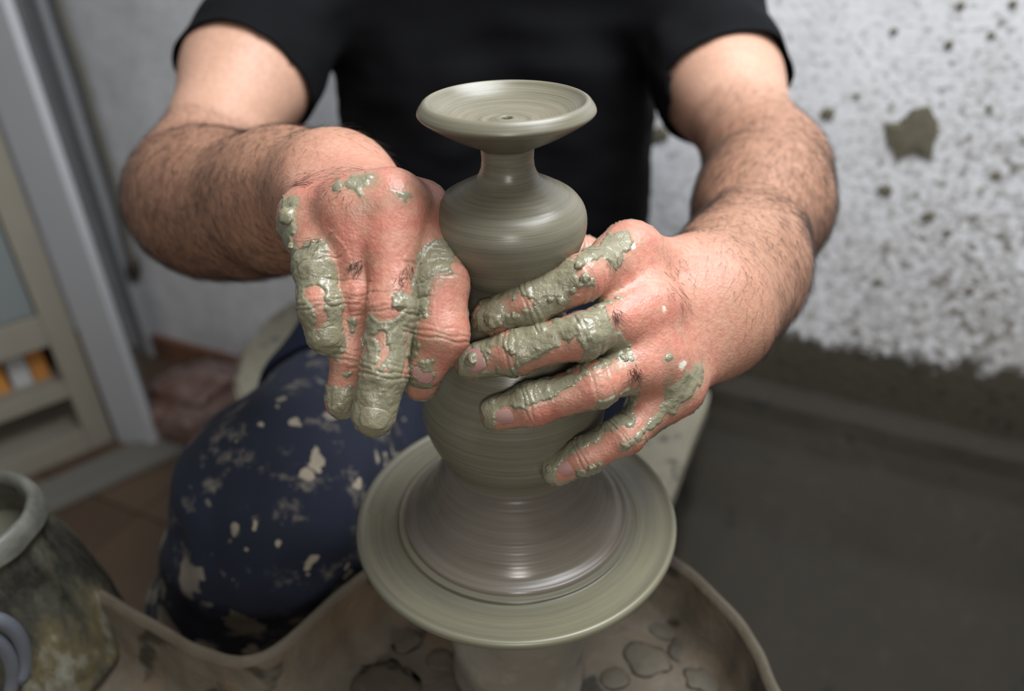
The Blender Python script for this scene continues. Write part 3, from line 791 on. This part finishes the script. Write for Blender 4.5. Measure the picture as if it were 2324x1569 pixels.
for s in 'RL':
    A = ARM[s]; V, N = A['V'], A['N']
    ax = A['W'] - A['E']; L = np.linalg.norm(ax); ax = ax / L
    tt = ((V - A['E']) @ ax) / L; dist = np.linalg.norm(V - A['E'] - np.outer((V - A['E']) @ ax, ax), axis=1)
    up = A['S'] - A['E']; up = up / np.linalg.norm(up); tu = ((V - A['E']) @ up)
    wgt = np.clip(1.3 - np.abs(tt - .38) * 1.7, 0, 1) * (tt > -.2) * (tt < 1.12) * (dist < .085)
    wgt *= np.where(tu > .055 + .05 * (1 - tt), 0.04, 1.0)
    wgt *= np.where(A['hand'], .03, 1)
    wgt = wgt * (0.35 + 0.65 * (A['facing'] > -.4))
    k = rng.choice(len(V), 11000, p=wgt / wgt.sum())
    d = 0.75 * ax + np.array([0, -.1, -.75])
    hv, hq = strands(V[k], N[k], np.repeat(d[None], len(k), 0), .012, .00008, rng)
    tufts = {'R': [(715, 552, 16), (808, 600, 16), (916, 632, 18), (925, 610, 12), (690, 400, 30), (780, 400, 60)], 'L': [(1398, 715, 14), (1440, 842, 16), (1392, 592, 16), (1560, 640, 60)]}[s]
    off = len(hv); HV, HQ = [hv], [hq]
    for (x, y, r) in tufts:
        idx = np.where((np.hypot(A['px'] - x, A['py'] - y) < r) & (A['facing'] > .1) & A['hand'])[0]
        if len(idx) == 0: continue
        kk = rng.choice(idx, 46)
        dpx = (P(x - 30, y + 60, 1) - P(x, y, 1)) if s == 'R' else (P(x + 10, y + 60, 1) - P(x, y, 1))
        v2, q2 = strands(V[kk], N[kk], np.repeat((dpx / np.linalg.norm(dpx))[None], len(kk), 0), .0075, .00009, rng, .9)
        HV.append(v2); HQ.append(q2 + off); off += len(v2)
    o = obj('arm_hair', mesh_np('arm_hair', np.concatenate(HV), np.concatenate(HQ)), M_hair, person); o['kind'] = 'stuff'; o['label'] = 'dark hair on the forearm'

# ------------------------------------------------------------------ clothes
def offs_pr(prims, o): return [(a, b, ra + o, rb + o) for a, b, ra, rb in prims]
HEM = {'R': .50, 'L': .545}
shirt_pr = offs_pr(torso_pr[:3], .012) + [(T(tx, .60, .22), T(tx, .585, .29), .085, .07)]
for s in 'RL':
    a0, a1 = ARM[s]['arm'][0], ARM[s]['arm'][1]; o_ = .008 if s == 'R' else .011
    shirt_pr += [(a0[0], a0[1], .070 if s == 'R' else .074, a0[3] + o_), (a1[0], a1[0] * .5 + a1[1] * .5, a1[2] + o_, a1[2] * .5 + a1[3] * .5 + o_)]
def shirt_sdf(p, cull):
    d = chain(p, shirt_pr, .028, cull)
    return d
Vs, Qs = surface_nets(shirt_sdf, (-.48, .35, -.28), (.44, .85, .42), 0.005, 8, .006)
Ns = normals(Vs, Qs)
fold = rnd_noise(Vs * np.array([1, 1, .55]), 13, 2.2, 2) * .007 + rnd_noise(Vs * np.array([.6, 1, 1.6]), 24, 9.2, 1) * .004
Vs = Vs + Ns * fold[:, None]
cut = np.zeros(len(Vs), bool); snap = Vs.copy()
for s in 'RL':
    A = ARM[s]; u = A['E'] - A['S']; L = np.linalg.norm(u); u /= L
    t_ = ((Vs - A['S']) @ u) / L; dist = np.linalg.norm(Vs - A['S'] - np.outer((Vs - A['S']) @ u, u), axis=1)
    c_ = (t_ > HEM[s]) & (dist < .12) & (np.abs(Vs[:, 0] - tx) > .165)
    snap[c_] -= np.outer((t_[c_] - HEM[s]) * L, u); cut |= c_
rn = np.hypot(Vs[:, 0] - tx, Vs[:, 1] - .58); c_ = (Vs[:, 2] > .268) & (rn < .098)
snap[c_, 0] = tx + (Vs[c_, 0] - tx) / np.maximum(rn[c_], 1e-4) * .098; snap[c_, 1] = .58 + (Vs[c_, 1] - .58) / np.maximum(rn[c_], 1e-4) * .098; cut |= c_
c_ = Vs[:, 2] < -.235; snap[c_, 2] = -.235; cut |= c_
Vs, Qs, _ = keep_faces(snap, Qs, ~cut[Qs].all(1))
def cloth_mat(name, col, var, sheen=0.3, weave=900):
    t = NT(name); c = t.coord(); n = t.noise(c, 14, 4); wv = t.noise(c, weave, 2)
    t.set('Base Color', t.mix(n, tuple(x * (1 - var) for x in col), tuple(x * (1 + var) for x in col)))
    t.set('Roughness', 0.9); t.set('Specular IOR Level', 0.15); t.set('Sheen Weight', sheen); t.bump(wv, 0.25, .0008); return t.m
M_shirt = cloth_mat('black cotton', (0.0040, 0.0042, 0.0052), .25, 0.0)
shirt = obj('t_shirt', mesh_np('t_shirt', Vs, Qs), M_shirt, person); shirt['label'] = 'black short-sleeved cotton t-shirt'
md = shirt.modifiers.new('s', 'SOLIDIFY'); md.thickness = .003; md.offset = -1

tr_pr = [(HIP_R, KNEE_R, .112, .084), (KNEE_R, FOOT_R, .088, .070), (HIP_L, KNEE_L, .105, .078), (KNEE_L, FOOT_L, .080, .068),
         (T(tx - .08, .64, -.16), T(tx + .09, .64, -.16), .125, .125)]
def tr_sdf(p, cull): return chain(p, tr_pr, .045, cull)
Vt, Qt = surface_nets(tr_sdf, (-.66, -.02, FZ + .02), (.36, .86, .06), 0.006, 8, .006)
Nt = normals(Vt, Qt)
Vt = Vt + Nt * (rnd_noise(Vt * np.array([1, .6, 1]), 11, 5.2, 2) * .016 + rnd_noise(Vt * np.array([1.4, .5, 1]), 30, 1.2, 1) * .004)[:, None]
def trouser_mat():
    t = NT('navy work trousers spattered with clay'); c = t.coord(); n = t.noise(c, 9, 4)
    base = t.mix(n, lin(11, 16, 30), lin(20, 28, 48))
    wob = t.n('TexNoise', i_Scale=60.0, i_Detail=2.0); t.t.links.new(c, wob.inputs['Vector'])
    vadd = t.n('MixRGB', blend_type='ADD'); vadd.inputs[0].default_value = 0.022
    t.t.links.new(c, vadd.inputs[1]); t.t.links.new(wob.outputs['Color'], vadd.inputs[2])
    fac = None
    for sc, thr, rs in ((24.0, .26, .9), (55.0, .22, .8)):
        vo = t.n('TexVoronoi', i_Scale=sc); t.t.links.new(vadd.outputs[0], vo.inputs['Vector'])
        sepc = t.n('SeparateColor'); t.t.links.new(vo.outputs['Color'], sepc.inputs[0])
        rad = t.math('MULTIPLY', t.math('POWER', sepc.outputs[0], 2.2), thr * 1.9)
        m_ = t.math('LESS_THAN', vo.outputs['Distance'], rad)
        fac = m_ if fac is None else t.math('MAXIMUM', fac, m_)
    patch = t.ramp(t.noise(c, 7, 2), [(0.36, 0.0), (0.54, 0.7)])
    smear = t.ramp(t.noise(c, 26, 5, 0.7), [(0.55, 0.0), (0.72, 0.5)])
    f2 = t.math('MAXIMUM', t.math('MULTIPLY', fac, patch), smear)
    t.set('Base Color', t.mix(f2, base, lin(172, 160, 138))); t.set('Roughness', 0.9)
    t.bump(t.noise(c, 700, 2), 0.25, .0008); return t.m
M_trou = trouser_mat()
trou = obj('trousers', mesh_np('trousers', Vt, Qt), M_trou, person); trou['label'] = 'navy blue work trousers spattered with dried clay'
# plain apron panel lying over the lap, its hem crossing the thigh
Na = normals(Vt, Qt); thx = KNEE_R - HIP_R; thx = thx / np.linalg.norm(thx)
ta = (Vt - HIP_R) @ thx / np.linalg.norm(KNEE_R - HIP_R)
am = (ta < .74) & (Na[:, 2] > -.35) & (Vt[:, 0] < tx + .2) & (Vt[:, 1] < .66) & (ta > -.1) 
va, qa, _ = keep_faces(Vt + Na * .006, Qt, am[Qt].all(1))
M_apron = cloth_mat('plain navy apron cloth', lin(14, 21, 38), .2, .0)
ap = obj('apron', mesh_np('apron', va, qa), M_apron, person); ap['label'] = 'plain navy apron cloth over the lap'
md = ap.modifiers.new('s', 'SOLIDIFY'); md.thickness = .003
# hair on the head and shoes (outside the picture)
sh_pr = [(FOOT_R + T(0, .03, -.02), FOOT_R + T(-.03, -.16, -.03), .046, .036)], [(FOOT_L + T(0, .03, -.02), FOOT_L + T(0, -.16, -.03), .046, .036)]
M_shoe = plain('worn leather shoe', lin(60, 50, 42), .6)
for pr in sh_pr:
    c = (pr[0][0] + pr[0][1]) / 2
    v_, q_ = surface_nets(lambda p, cull: np.maximum(chain(p, pr, .01, None), FZ + .002 - p[:, 2]), c - .17, c + .17, .008, 8, .008)
    obj('shoe', mesh_np('shoe', v_, q_), M_shoe, person)
v_, q_ = surface_nets(lambda p, cull: np.maximum(chain(p, offs_pr(head_pr[:1], .010), .01, None), (p[:, 1] - .50) * -.8 - (p[:, 2] - .47) * .9), (tx - .12, .42, .32), (tx + .12, .70, .60), .006, 8, .006)
obj('head_hair', mesh_np('head_hair', v_, q_), M_hair, person)

# ------------------------------------------------------------------ wheel tray
def tray_mat():
    t = NT('clay crusted tray'); c = t.coord(); big = t.noise(c, 14, 5); med = t.noise(c, 45, 5, .7); gr = t.noise(c, 24, 3, .5)
    col = t.mix(med, lin(72, 64, 53), lin(112, 103, 89))
    col = t.mix(t.ramp(big, [(0.5, 0.0), (0.62, 0.55)]), col, lin(104, 82, 58))
    col = t.mix(t.ramp(gr, [(0.34, 1.0), (0.40, 0.0)]), col, lin(54, 50, 42))
    t.set('Base Color', col); t.set('Roughness', t.ramp(gr, [(0.3, .35), (.5, .8)])); t.bump(t.math('ADD', big, med), .6, .004); return t.m
M_tray = tray_mat()
M_rim = mud_mat('brown crusted tray rim', lin(58, 51, 41), lin(96, 86, 70), .7)
ZR, ZB = -.100, -.160
inpx = [(1530, 1270), (1640, 1365), (1712, 1460), (1762, 1569)]
outl = [onz(x, y, ZR)[:2] for x, y in inpx] + [np.array(q) for q in [(.185, -.15), (.15, -.25), (.05, -.31), (-.12, -.33), (-.32, -.31), (-.44, -.22), (-.47, -.08), (-.42, .04)]]
outl += [onz(x, y, ZR)[:2] for x, y in [(120, 1285), (215, 1340), (350, 1418), (440, 1468), (520, 1494), (590, 1488), (660, 1445), (745, 1365), (840, 1290)]] + [np.array(q) for q in [(-.075, .085), (0, .105), (.075, .09)]]
cur = [np.array((*q, 0)) for q in outl]; cur = np.array(catmull(cur, 8, closed=True))[:, :2]
n = len(cur)
tan = np.roll(cur, -1, 0) - np.roll(cur, 1, 0); tan /= np.linalg.norm(tan, axis=1)[:, None]
area2 = np.sum(cur[:, 0] * np.roll(cur[:, 1], -1) - np.roll(cur[:, 0], -1) * cur[:, 1])
inw = np.stack([-tan[:, 1], tan[:, 0]], 1) * (1 if area2 > 0 else -1)
tray = thing('splash_tray', 'clay-crusted kidney-shaped splash tray below the wheel head', 'tray')
jit = np.array([mnoise.noise((q[0] * 40, q[1] * 40, 0)) for q in cur])
rows = []
for off_, z_, jw in ((-.004, ZB - .006, 0), (-.004, ZR - .002, .0015), (-.002, ZR + .001, .002), (.001, ZR + .001, .002), (.004, ZR - .004, .0015), (.007, ZB + .015, .003), (.016, ZB + .002, .004), (.03, ZB, 0)):
    rows.append(np.column_stack([cur + inw * (off_ + jw * jit)[:, None] if jw else cur + inw * off_, np.full(n, z_) + jw * jit * .8]))
V = np.concatenate(rows); Q = [(i * n + j, i * n + (j + 1) % n, (i + 1) * n + (j + 1) % n, (i + 1) * n + j) for i in range(len(rows) - 1) for j in range(n)]
if area2 < 0: Q = [q[::-1] for q in Q]
Q = np.array(Q)
o = smooth(obj('tray_rim', mesh_np('tray_rim', V, Q[:4 * n]), M_rim, tray)); o['label'] = 'upright rim crusted with brown clay'
o = smooth(obj('tray_inner_wall', mesh_np('tray_inner_wall', V, Q[4 * n:]), M_tray, tray))
bm = bmesh.new(); vs = [bm.verts.new((q[0], q[1], ZB)) for q in cur + inw * .006]
es = [bm.edges.new((vs[i], vs[(i + 1) % n])) for i in range(n)]
bmesh.ops.triangle_fill(bm, edges=es, use_beauty=True, normal=(0, 0, 1))
for f in bm.faces:
    if f.normal.z < 0: f.normal_flip()
tf = obj('tray_floor', bm, M_tray, tray); md = tf.modifiers.new('s', 'SOLIDIFY'); md.thickness = .005; md.offset = -1
# blobs of clay lying in the tray
M_blob = mud_mat('dark wet clay scraps', lin(70, 64, 52), lin(92, 84, 71), .7)
random.seed(3)
for i, (x, y, r) in enumerate([(830, 1420, .012), (920, 1455, .011), (780, 1395, .008), (1470, 1500, .014), (1560, 1470, .012), (1600, 1540, .013), (700, 1500, .009), (870, 1555, .02), (1510, 1430, .009), (1000, 1500, .008), (640, 1540, .01), (560, 1550, .012), (1390, 1540, .009)]):
    c = onz(x, y, ZB + .001); bm = bmesh.new(); bmesh.ops.create_icosphere(bm, subdivisions=3, radius=r)
    for v in bm.verts:
        k = 1 + .5 * mnoise.noise(v.co * 90 + Vector((i * 7, 0, 0)))
        v.co = Vector((v.co.x * k * 1.2, v.co.y * k, max(v.co.z, 0) * .14 * k)) + Vector(c)
    for f in bm.faces: f.smooth = True
    obj('clay_scrap', bm, M_blob, tray)

# ------------------------------------------------------------------ slip jar at the lower left
ZJ = -.015
jc = onz(-105, 1192, ZJ); jd = (jc - CAM) @ FWD; jr = 178 * jd / F
jar = thing('slip_jar', 'dark clay-stained jar of grey slip at the lower left', 'jar', (jc[0], jc[1], ZB))
def jar_mat():
    t = NT('clay streaked jar'); c = t.coord(); sc = t.n('Mapping'); sc.inputs['Scale'].default_value = (1, 1, .45); t.t.links.new(c, sc.inputs[0])
    a = t.noise(sc.outputs[0], 24, 5, .65); b = t.noise(sc.outputs[0], 60, 4)
    col = t.ramp(a, [(.36, lin(34, 33, 28)), (.5, lin(66, 64, 54)), (.6, lin(92, 84, 60)), (.7, lin(128, 128, 116))])
    col = t.mix(t.ramp(b, [(.55, 0.0), (.7, .5)]), col, lin(58, 60, 56))
    t.set('Base Color', col); t.set('Roughness', t.ramp(a, [(.4, .25), (.65, .6)])); t.bump(t.math('ADD', a, b), .6, .004); return t.m
M_jar = jar_mat()
H = ZJ - ZB
pr = [(.002, .012), (jr * .9, .012), (jr * .98, .03), (jr * .86, H - .03), (jr * .80, H - .008), (jr * .83, H + .001), (jr * .92, H + .004), (jr * 1.0, H - .002), (jr * 1.02, H - .010), (jr * .97, H - .017), (jr * 1.04, H - .03), (jr * 1.22, H - .065), (jr * 1.34, H - .10), (jr * 1.36, .02), (jr * 1.30, .004), (.003, .001)]
V, Q = lathe(resample(pr, .003), 110)
for i, v in enumerate(V): V[i, :2] *= 1 + .018 * mnoise.noise((v[0] * 40, v[1] * 40, v[2] * 25))
smooth(obj('jar_body', mesh_np('jar_body', V, Q[:, ::-1]), M_jar, jar))
M_rimc = plain('pale crusted jar rim', lin(84, 84, 76), .5, .95, 45, .8)
V, Q = lathe(resample([(jr * .805, H - .006), (jr * .83, H + .003), (jr * .92, H + .0062), (jr * 1.005, H - .0005), (jr * 1.03, H - .009)], .002), 110)
for i, v in enumerate(V): V[i, 2] += .002 * mnoise.noise((v[0] * 60, v[1] * 60, 0)) ; V[i, :2] *= 1 + .01 * mnoise.noise((v[0] * 50, v[1] * 50, 3))
smooth(obj('jar_rim', mesh_np('jar_rim', V, Q[:, ::-1]), M_rimc, jar))
M_slip = plain('grey slip', lin(92, 90, 78), .18, .08, 30, .1)
V, Q = lathe([(.001, H - .03), (jr * .4, H - .0302), (jr * .87, H - .03)], 64); smooth(obj('slip', mesh_np('slip', V, Q[:, ::-1]), M_slip, jar))
# looped pale handle on the jar's near side
M_tube = plain('glossy pale glaze', lin(96, 100, 108), .12, .1, 30, .1)
def jar_depth(x, y):
    r = ray(x, y); o_ = CAM[:2] - jc[:2]; R_ = jr * 1.36
    a = r[:2] @ r[:2]; b = o_ @ r[:2]; c = o_ @ o_ - R_ * R_; q = b * b - a * c
    return (-b - math.sqrt(q)) / a if q > 0 else -b / a
for k in range(2):
    bm = bmesh.new(); pts = []
    for a in np.linspace(-.5, math.pi + .3, 26):
        x_, y_ = -20 + 75 * math.cos(a) - k * 26, 1500 - 95 * math.sin(a) + k * 34
        pts.append(P(x_, y_, jar_depth(x_, y_) - .001 - .007 * math.sin(min(max(a, 0), math.pi)) ) - np.array([jc[0], jc[1], ZB]))
    tube(bm, pts, .0048, 10); o = obj('handle', bm, M_tube, jar); o['label'] = 'glossy pale handle loop'

# ------------------------------------------------------------------ bench the potter sits on
ZS = -.285
M_bench = tray_mat(); M_bench.name = 'clay spattered bench board'
def bench_mat():
    t = NT('pale clay spattered board'); c = t.coord(); big = t.noise(c, 10, 4); med = t.noise(c, 50, 5, .7); g = t.noise(c, 32, 3)
    col = t.mix(med, lin(122, 117, 100), lin(160, 154, 136)); col = t.mix(t.ramp(g, [(.33, .9), (.42, 0.0)]), col, lin(80, 78, 74))
    col = t.mix(t.ramp(big, [(.58, 0.0), (.7, .6)]), col, lin(128, 100, 70)); t.set('Base Color', col); t.set('Roughness', .75); t.bump(med, .4, .003); return t.m
M_bench = bench_mat()
bp = [onz(x, y, ZS)[:2] for x, y in [(1500, 1180), (1535, 1095), (1575, 985), (1612, 895), (1610, 876), (1585, 868), (1450, 830)]]
bp += [onz(x, y, ZS)[:2] for x, y in [(720, 672), (660, 682), (600, 722), (552, 790), (528, 865), (545, 930)]]
bp += [np.array((-.30, .36)), np.array((.05, .36))]
bench = thing('bench_seat', 'pale clay-spattered bench board under the seated potter', 'bench')
bm = bmesh.new(); f = bm.faces.new([bm.verts.new((*q, ZS)) for q in bp]); bmesh.ops.recalc_face_normals(bm, faces=[f])
if f.normal.z < 0: f.normal_flip()
r_ = bmesh.ops.extrude_face_region(bm, geom=[f]); vs = [g for g in r_['geom'] if isinstance(g, bmesh.types.BMVert)]
for v in vs: v.co.z -= .04
bmesh.ops.recalc_face_normals(bm, faces=bm.faces[:])
bmesh.ops.bevel(bm, geom=bm.edges[:], offset=.006, segments=2, affect='EDGES')
obj('seat_board', bm, M_bench, bench)
for (x, y) in [(-.36, .62), (-.22, .43), (.08, .42), (.14, .55)]:
    bm = bmesh.new(); box(bm, (x, y, (FZ + ZS - .04) / 2 + .001), (.045, .045, ZS - .04 - FZ - .002), bev=.004); obj('leg', bm, M_bench, bench)

# ------------------------------------------------------------------ left background
PA, PB = onz(262, 1000, FZ), onz(-20, 1118, FZ)
ex = (PB - PA) / np.linalg.norm(PB - PA); ey = np.array([ex[1], -ex[0], 0])
if ey[0] > 0: ey = -ey
def zat(y, base=PA): return min(np.linspace(FZ, 1.2, 2000), key=lambda z: abs(proj((base[0], base[1], z))[1] - y))
CAB = Matrix(((ex[0], ey[0], 0, PA[0]), (ex[1], ey[1], 0, PA[1]), (0, 0, 1, FZ), (0, 0, 0, 1)))
M_frame = plain('beige painted frame', lin(150, 144, 130), .6, .1, 15, .1)
M_panel = plain('grey green cabinet panel', lin(132, 138, 138), .5, .08, 6, .05)
M_dark = plain('dark cabinet inside', lin(58, 56, 52), .8, .1)
cab = thing('shelf_cabinet', 'beige framed cabinet with open lower shelves on the left', 'cabinet'); cab.matrix_world = CAB
CW, CDp, CH = .95, .36, 1.75
def cbox(name, x0, x1, y0, y1, z0, z1, m_, bev=.004):
    bm = bmesh.new(); box(bm, ((x0 + x1) / 2, (y0 + y1) / 2, (z0 + z1) / 2), (x1 - x0, y1 - y0, z1 - z0), bev=bev); return obj(name, bm, m_, cab)
zz = [zat(y) - FZ for y in (1000, 955, 880, 848, 765, 700)]
cbox('stile', 0, .055, 0, .03, 0, CH, M_frame); cbox('stile', CW - .055, CW, 0, .03, 0, CH, M_frame)
cbox('rail', .055, CW - .055, 0, .03, 0.0, zz[1], M_frame); cbox('rail', .055, CW - .055, 0, .03, zz[2], zz[3], M_frame); cbox('rail', .055, CW - .055, 0, .03, zz[4], zz[5], M_frame)
cbox('shelf', .02, CW - .02, .03, CDp, zz[1] - .02, zz[1], M_frame); cbox('shelf', .02, CW - .02, .03, CDp, zz[2], zz[3] - .005, M_frame); cbox('shelf', .02, CW - .02, .03, CDp, zz[4], zz[4] + .02, M_frame)
cbox('side_panel', 0, .02, .03, CDp, 0, CH, M_panel); cbox('side_panel', CW - .02, CW, .03, CDp, 0, CH, M_panel); cbox('back_panel', .02, CW - .02, CDp - .01, CDp, 0, CH, M_dark)
cbox('top_panel', 0, CW, 0, CDp, CH, CH + .02, M_frame); cbox('door', .058, CW - .058, .008, .026, zz[5] + .003, CH - .003, M_panel)
cols = [(196, 132, 66), (190, 190, 188), (204, 140, 70), (176, 178, 184), (120, 116, 108), (206, 204, 198), (188, 122, 60), (150, 150, 150), (90, 86, 80)]
names = ['orange', 'white', 'amber', 'pale grey', 'grey-brown', 'off-white', 'burnt orange', 'mid grey', 'dark']
x = .085
for i in range(6):
    wd = [.035, .04, .035, .03, .05, .03, .035, .04, .05][i]; h = (zz[4] - zz[3]) * [.80, .74, .86, .8, .7, .85, .78, .72, .8][i]
    bk = thing('book', '%s spined book standing on the open cabinet shelf' % names[i], 'book', group='books in the cabinet')
    bk.matrix_world = CAB @ Matrix.Translation((x, .06, zz[3] - .005))
    mc = plain('book cover ' + names[i], lin(*cols[i]), .6, .08)
    bm = bmesh.new(); box(bm, (wd / 2 - .0025, .0 + .08, h / 2), (.003, .16, h)); box(bm, (-wd / 2 + .0025, .08, h / 2), (.003, .16, h)); box(bm, (0, .0015, h / 2), (wd - .002, .004, h), bev=.001); obj('cover', bm, mc, bk)
    bm = bmesh.new(); box(bm, (0, .078, h / 2), (wd - .007, .148, h - .008)); obj('pages', bm, plain('paper', lin(206, 200, 186), .8), bk)
    x += wd + .004
M_white = plain('white laminate', lin(196, 197, 200), .4, .04, 5, .03)
pb = onz(352, 1027, FZ); pd = (pb - CAM) @ FWD; fx = np.array([RGT[0], RGT[1], 0]); fx = np.array([.93, -.36, 0]); fx /= np.linalg.norm(fx); fy = np.array([-fx[1], fx[0], 0])
wp = thing('white_panel', 'tall white panel standing upright beside the cabinet', 'panel')
wp.matrix_world = Matrix(((fx[0], fy[0], 0, pb[0]), (fx[1], fy[1], 0, pb[1]), (0, 0, 1, FZ), (0, 0, 0, 1)))
bm = bmesh.new(); box(bm, (-.055, .012, .95), (.11, .022, 1.898), bev=.003); obj('board', bm, M_white, wp)
bm = bmesh.new(); box(bm, (-.002, .025, .95), (.012, .006, 1.9), bev=.002); obj('edge_strip', bm, plain('grey edging', lin(96, 98, 100), .4), wp)
M_trim = plain('grey painted trim', lin(170, 170, 172), .5, .05)
_, tu_, _ = onwall(335, 800, .02)
bm = bmesh.new(); box(bm, (tu_, -.014, .45), (.055, .022, 2.5 - .002), bev=.005); box(bm, (tu_ + .02, -.028, .45), (.012, .012, 2.49), bev=.003)
o = obj('trim_2', bm, M_trim); o.matrix_world = WALL_M; struct(o, 'grey vertical trim on the wall by the cabinet')
_, u0, _ = onwall(372, 800, .01); _, u1, _ = onwall(900, 900, .01)
bm = bmesh.new(); box(bm, ((tu_ + .03 + 1.0) / 2, -.012, FZ + .035), (1.0 - tu_ - .03, .016, .07), bev=.003)
o = obj('baseboard_back', bm, plain('terracotta skirting', lin(128, 92, 72), .6, .15, 10)); o.matrix_world = WALL_M; struct(o, 'terracotta skirting along the white wall')
# cable hanging on the wall
M_cab = plain('grey cable', lin(120, 116, 104), .5, .1)
pts = [onwall(x, y, .022)[0] for x, y in [(95, -120), (135, 20), (180, 150), (212, 260), (245, 370), (272, 470), (285, 540), (302, 590)]]
cb = thing('power_cable', 'grey cable hanging down the wall behind the elbow', 'cable')
bm = bmesh.new(); tube(bm, catmull(pts, 5), .009, 8); obj('cord', bm, M_cab, cb)
bm = bmesh.new(); tube(bm, [onwall(301, 585, .022)[0], onwall(303, 600, .022)[0], onwall(305, 622, .022)[0], onwall(306, 632, .022)[0]], [.012, .017, .017, .008], 10); obj('plug', bm, plain('dark plug', lin(78, 70, 58), .5), cb)
# bag of clay
bc = onz(474, 962, FZ)
def bag_mat():
    t = NT('red clay in clear plastic'); c = t.coord(); n = t.noise(c, 18, 5, .6, 1.5); f = t.noise(c, 60, 3, .6, 2.0)
    t.set('Base Color', t.mix(t.ramp(n, [(.4, 0.0), (.65, .8)]), lin(120, 82, 66), lin(168, 146, 138))); t.set('Roughness', .3); t.set('Coat Weight', .6); t.set('Coat Roughness', .12)
    t.bump(t.math('ADD', n, f), .7, .012); return t.m
bm = bmesh.new(); bmesh.ops.create_cube(bm, size=1); bmesh.ops.bevel(bm, geom=bm.edges[:], offset=.18, segments=4, affect='EDGES'); bmesh.ops.subdivide_edges(bm, edges=bm.edges[:], cuts=3, use_grid_fill=True)
for v in bm.verts:
    q = Vector((v.co.x * .24, v.co.y * .22, v.co.z * .13)); q += v.co.normalized() * (.014 * mnoise.noise(q * 14) + .006 * mnoise.noise(q * 40)); q.z = max(q.z, -.062); v.co = q
for f in bm.faces: f.smooth = True
bag = thing('clay_bag', 'plastic-wrapped block of reddish clay on the floor by the skirting', 'clay bag', (bc[0], bc[1], FZ + .065)); bag.rotation_euler = (0, 0, -PSI)
obj('wrapped_block', bm, bag_mat(), bag)
bm = bmesh.new(); tube(bm, [(0, .14, .02), (0.01, .165, .04), (.02, .185, .05)], [.03, .012, .03], 12); obj('tied_neck', bm, bag.children[0].data.materials[0], bag)
# grey slab on the floor before the cabinet
sc_ = (onz(150, 1120, FZ) + onz(300, 1060, FZ)) / 2
bm = bmesh.new(); box(bm, (0, 0, .011), (.50, .10, .018), bev=.004)
o = obj('floor_plank', bm, plain('weathered grey plank', lin(120, 116, 108), .6, .15, 12)); o.location = (sc_[0], sc_[1], FZ + .003); o.rotation_euler = (0, 0, math.atan2(ex[1], ex[0])); tag(o, 'weathered grey plank lying on the tiles before the cabinet', 'plank')
# splats of dried clay on the wall
M_splat = mud_mat('dried clay splat', lin(84, 80, 64), lin(112, 106, 88), .7)
random.seed(8)
for i, (x, y, r) in enumerate([(2080, 305, 62), (1500, 305, 22), (1880, 258, 16), (2155, 100, 10), (2108, 490, 13), (2010, 432, 16), (2180, 12, 9), (2250, 78, 8), (2030, 70, 8), (1945, 215, 7), (2262, 400, 10), (2150, 528, 9), (2245, 245, 7), (2298, 8, 9), (1470, 465, 9), (2200, 660, 9), (1990, 640, 10)]):
    c, u, v = onwall(x, y, 0); d = (c - CAM) @ FWD; rr = r * d / F
    bm = bmesh.new(); n_ = 40; ctr = bm.verts.new((0, -.004 - rr * .08, 0)); rg = []
    for kf, dep in ((.55, .004 + rr * .07), (.92, .003 + rr * .04), (1.0, -.006)):
        rg.append([bm.verts.new((math.cos(a) * rr * kf * k, -dep, math.sin(a) * rr * kf * k * .8)) for a in np.linspace(0, 2 * math.pi, n_, endpoint=False) for k in [1 + .55 * mnoise.noise((math.cos(a) * 1.6 + i * 9, math.sin(a) * 1.6, 0)) + .25 * mnoise.noise((math.cos(a) * 5 + i * 9, math.sin(a) * 5, 0))]])
    for j in range(n_):
        bm.faces.new((ctr, rg[0][(j + 1) % n_], rg[0][j]))
        for a, b in zip(rg, rg[1:]): bm.faces.new((a[j], a[(j + 1) % n_], b[(j + 1) % n_], b[j]))
    bmesh.ops.recalc_face_normals(bm, faces=bm.faces[:])
    o = obj('clay_splat', bm, M_splat, wall); o.matrix_parent_inverse = Matrix.Identity(4); o.location = (u, wall_relief(u, v), v)
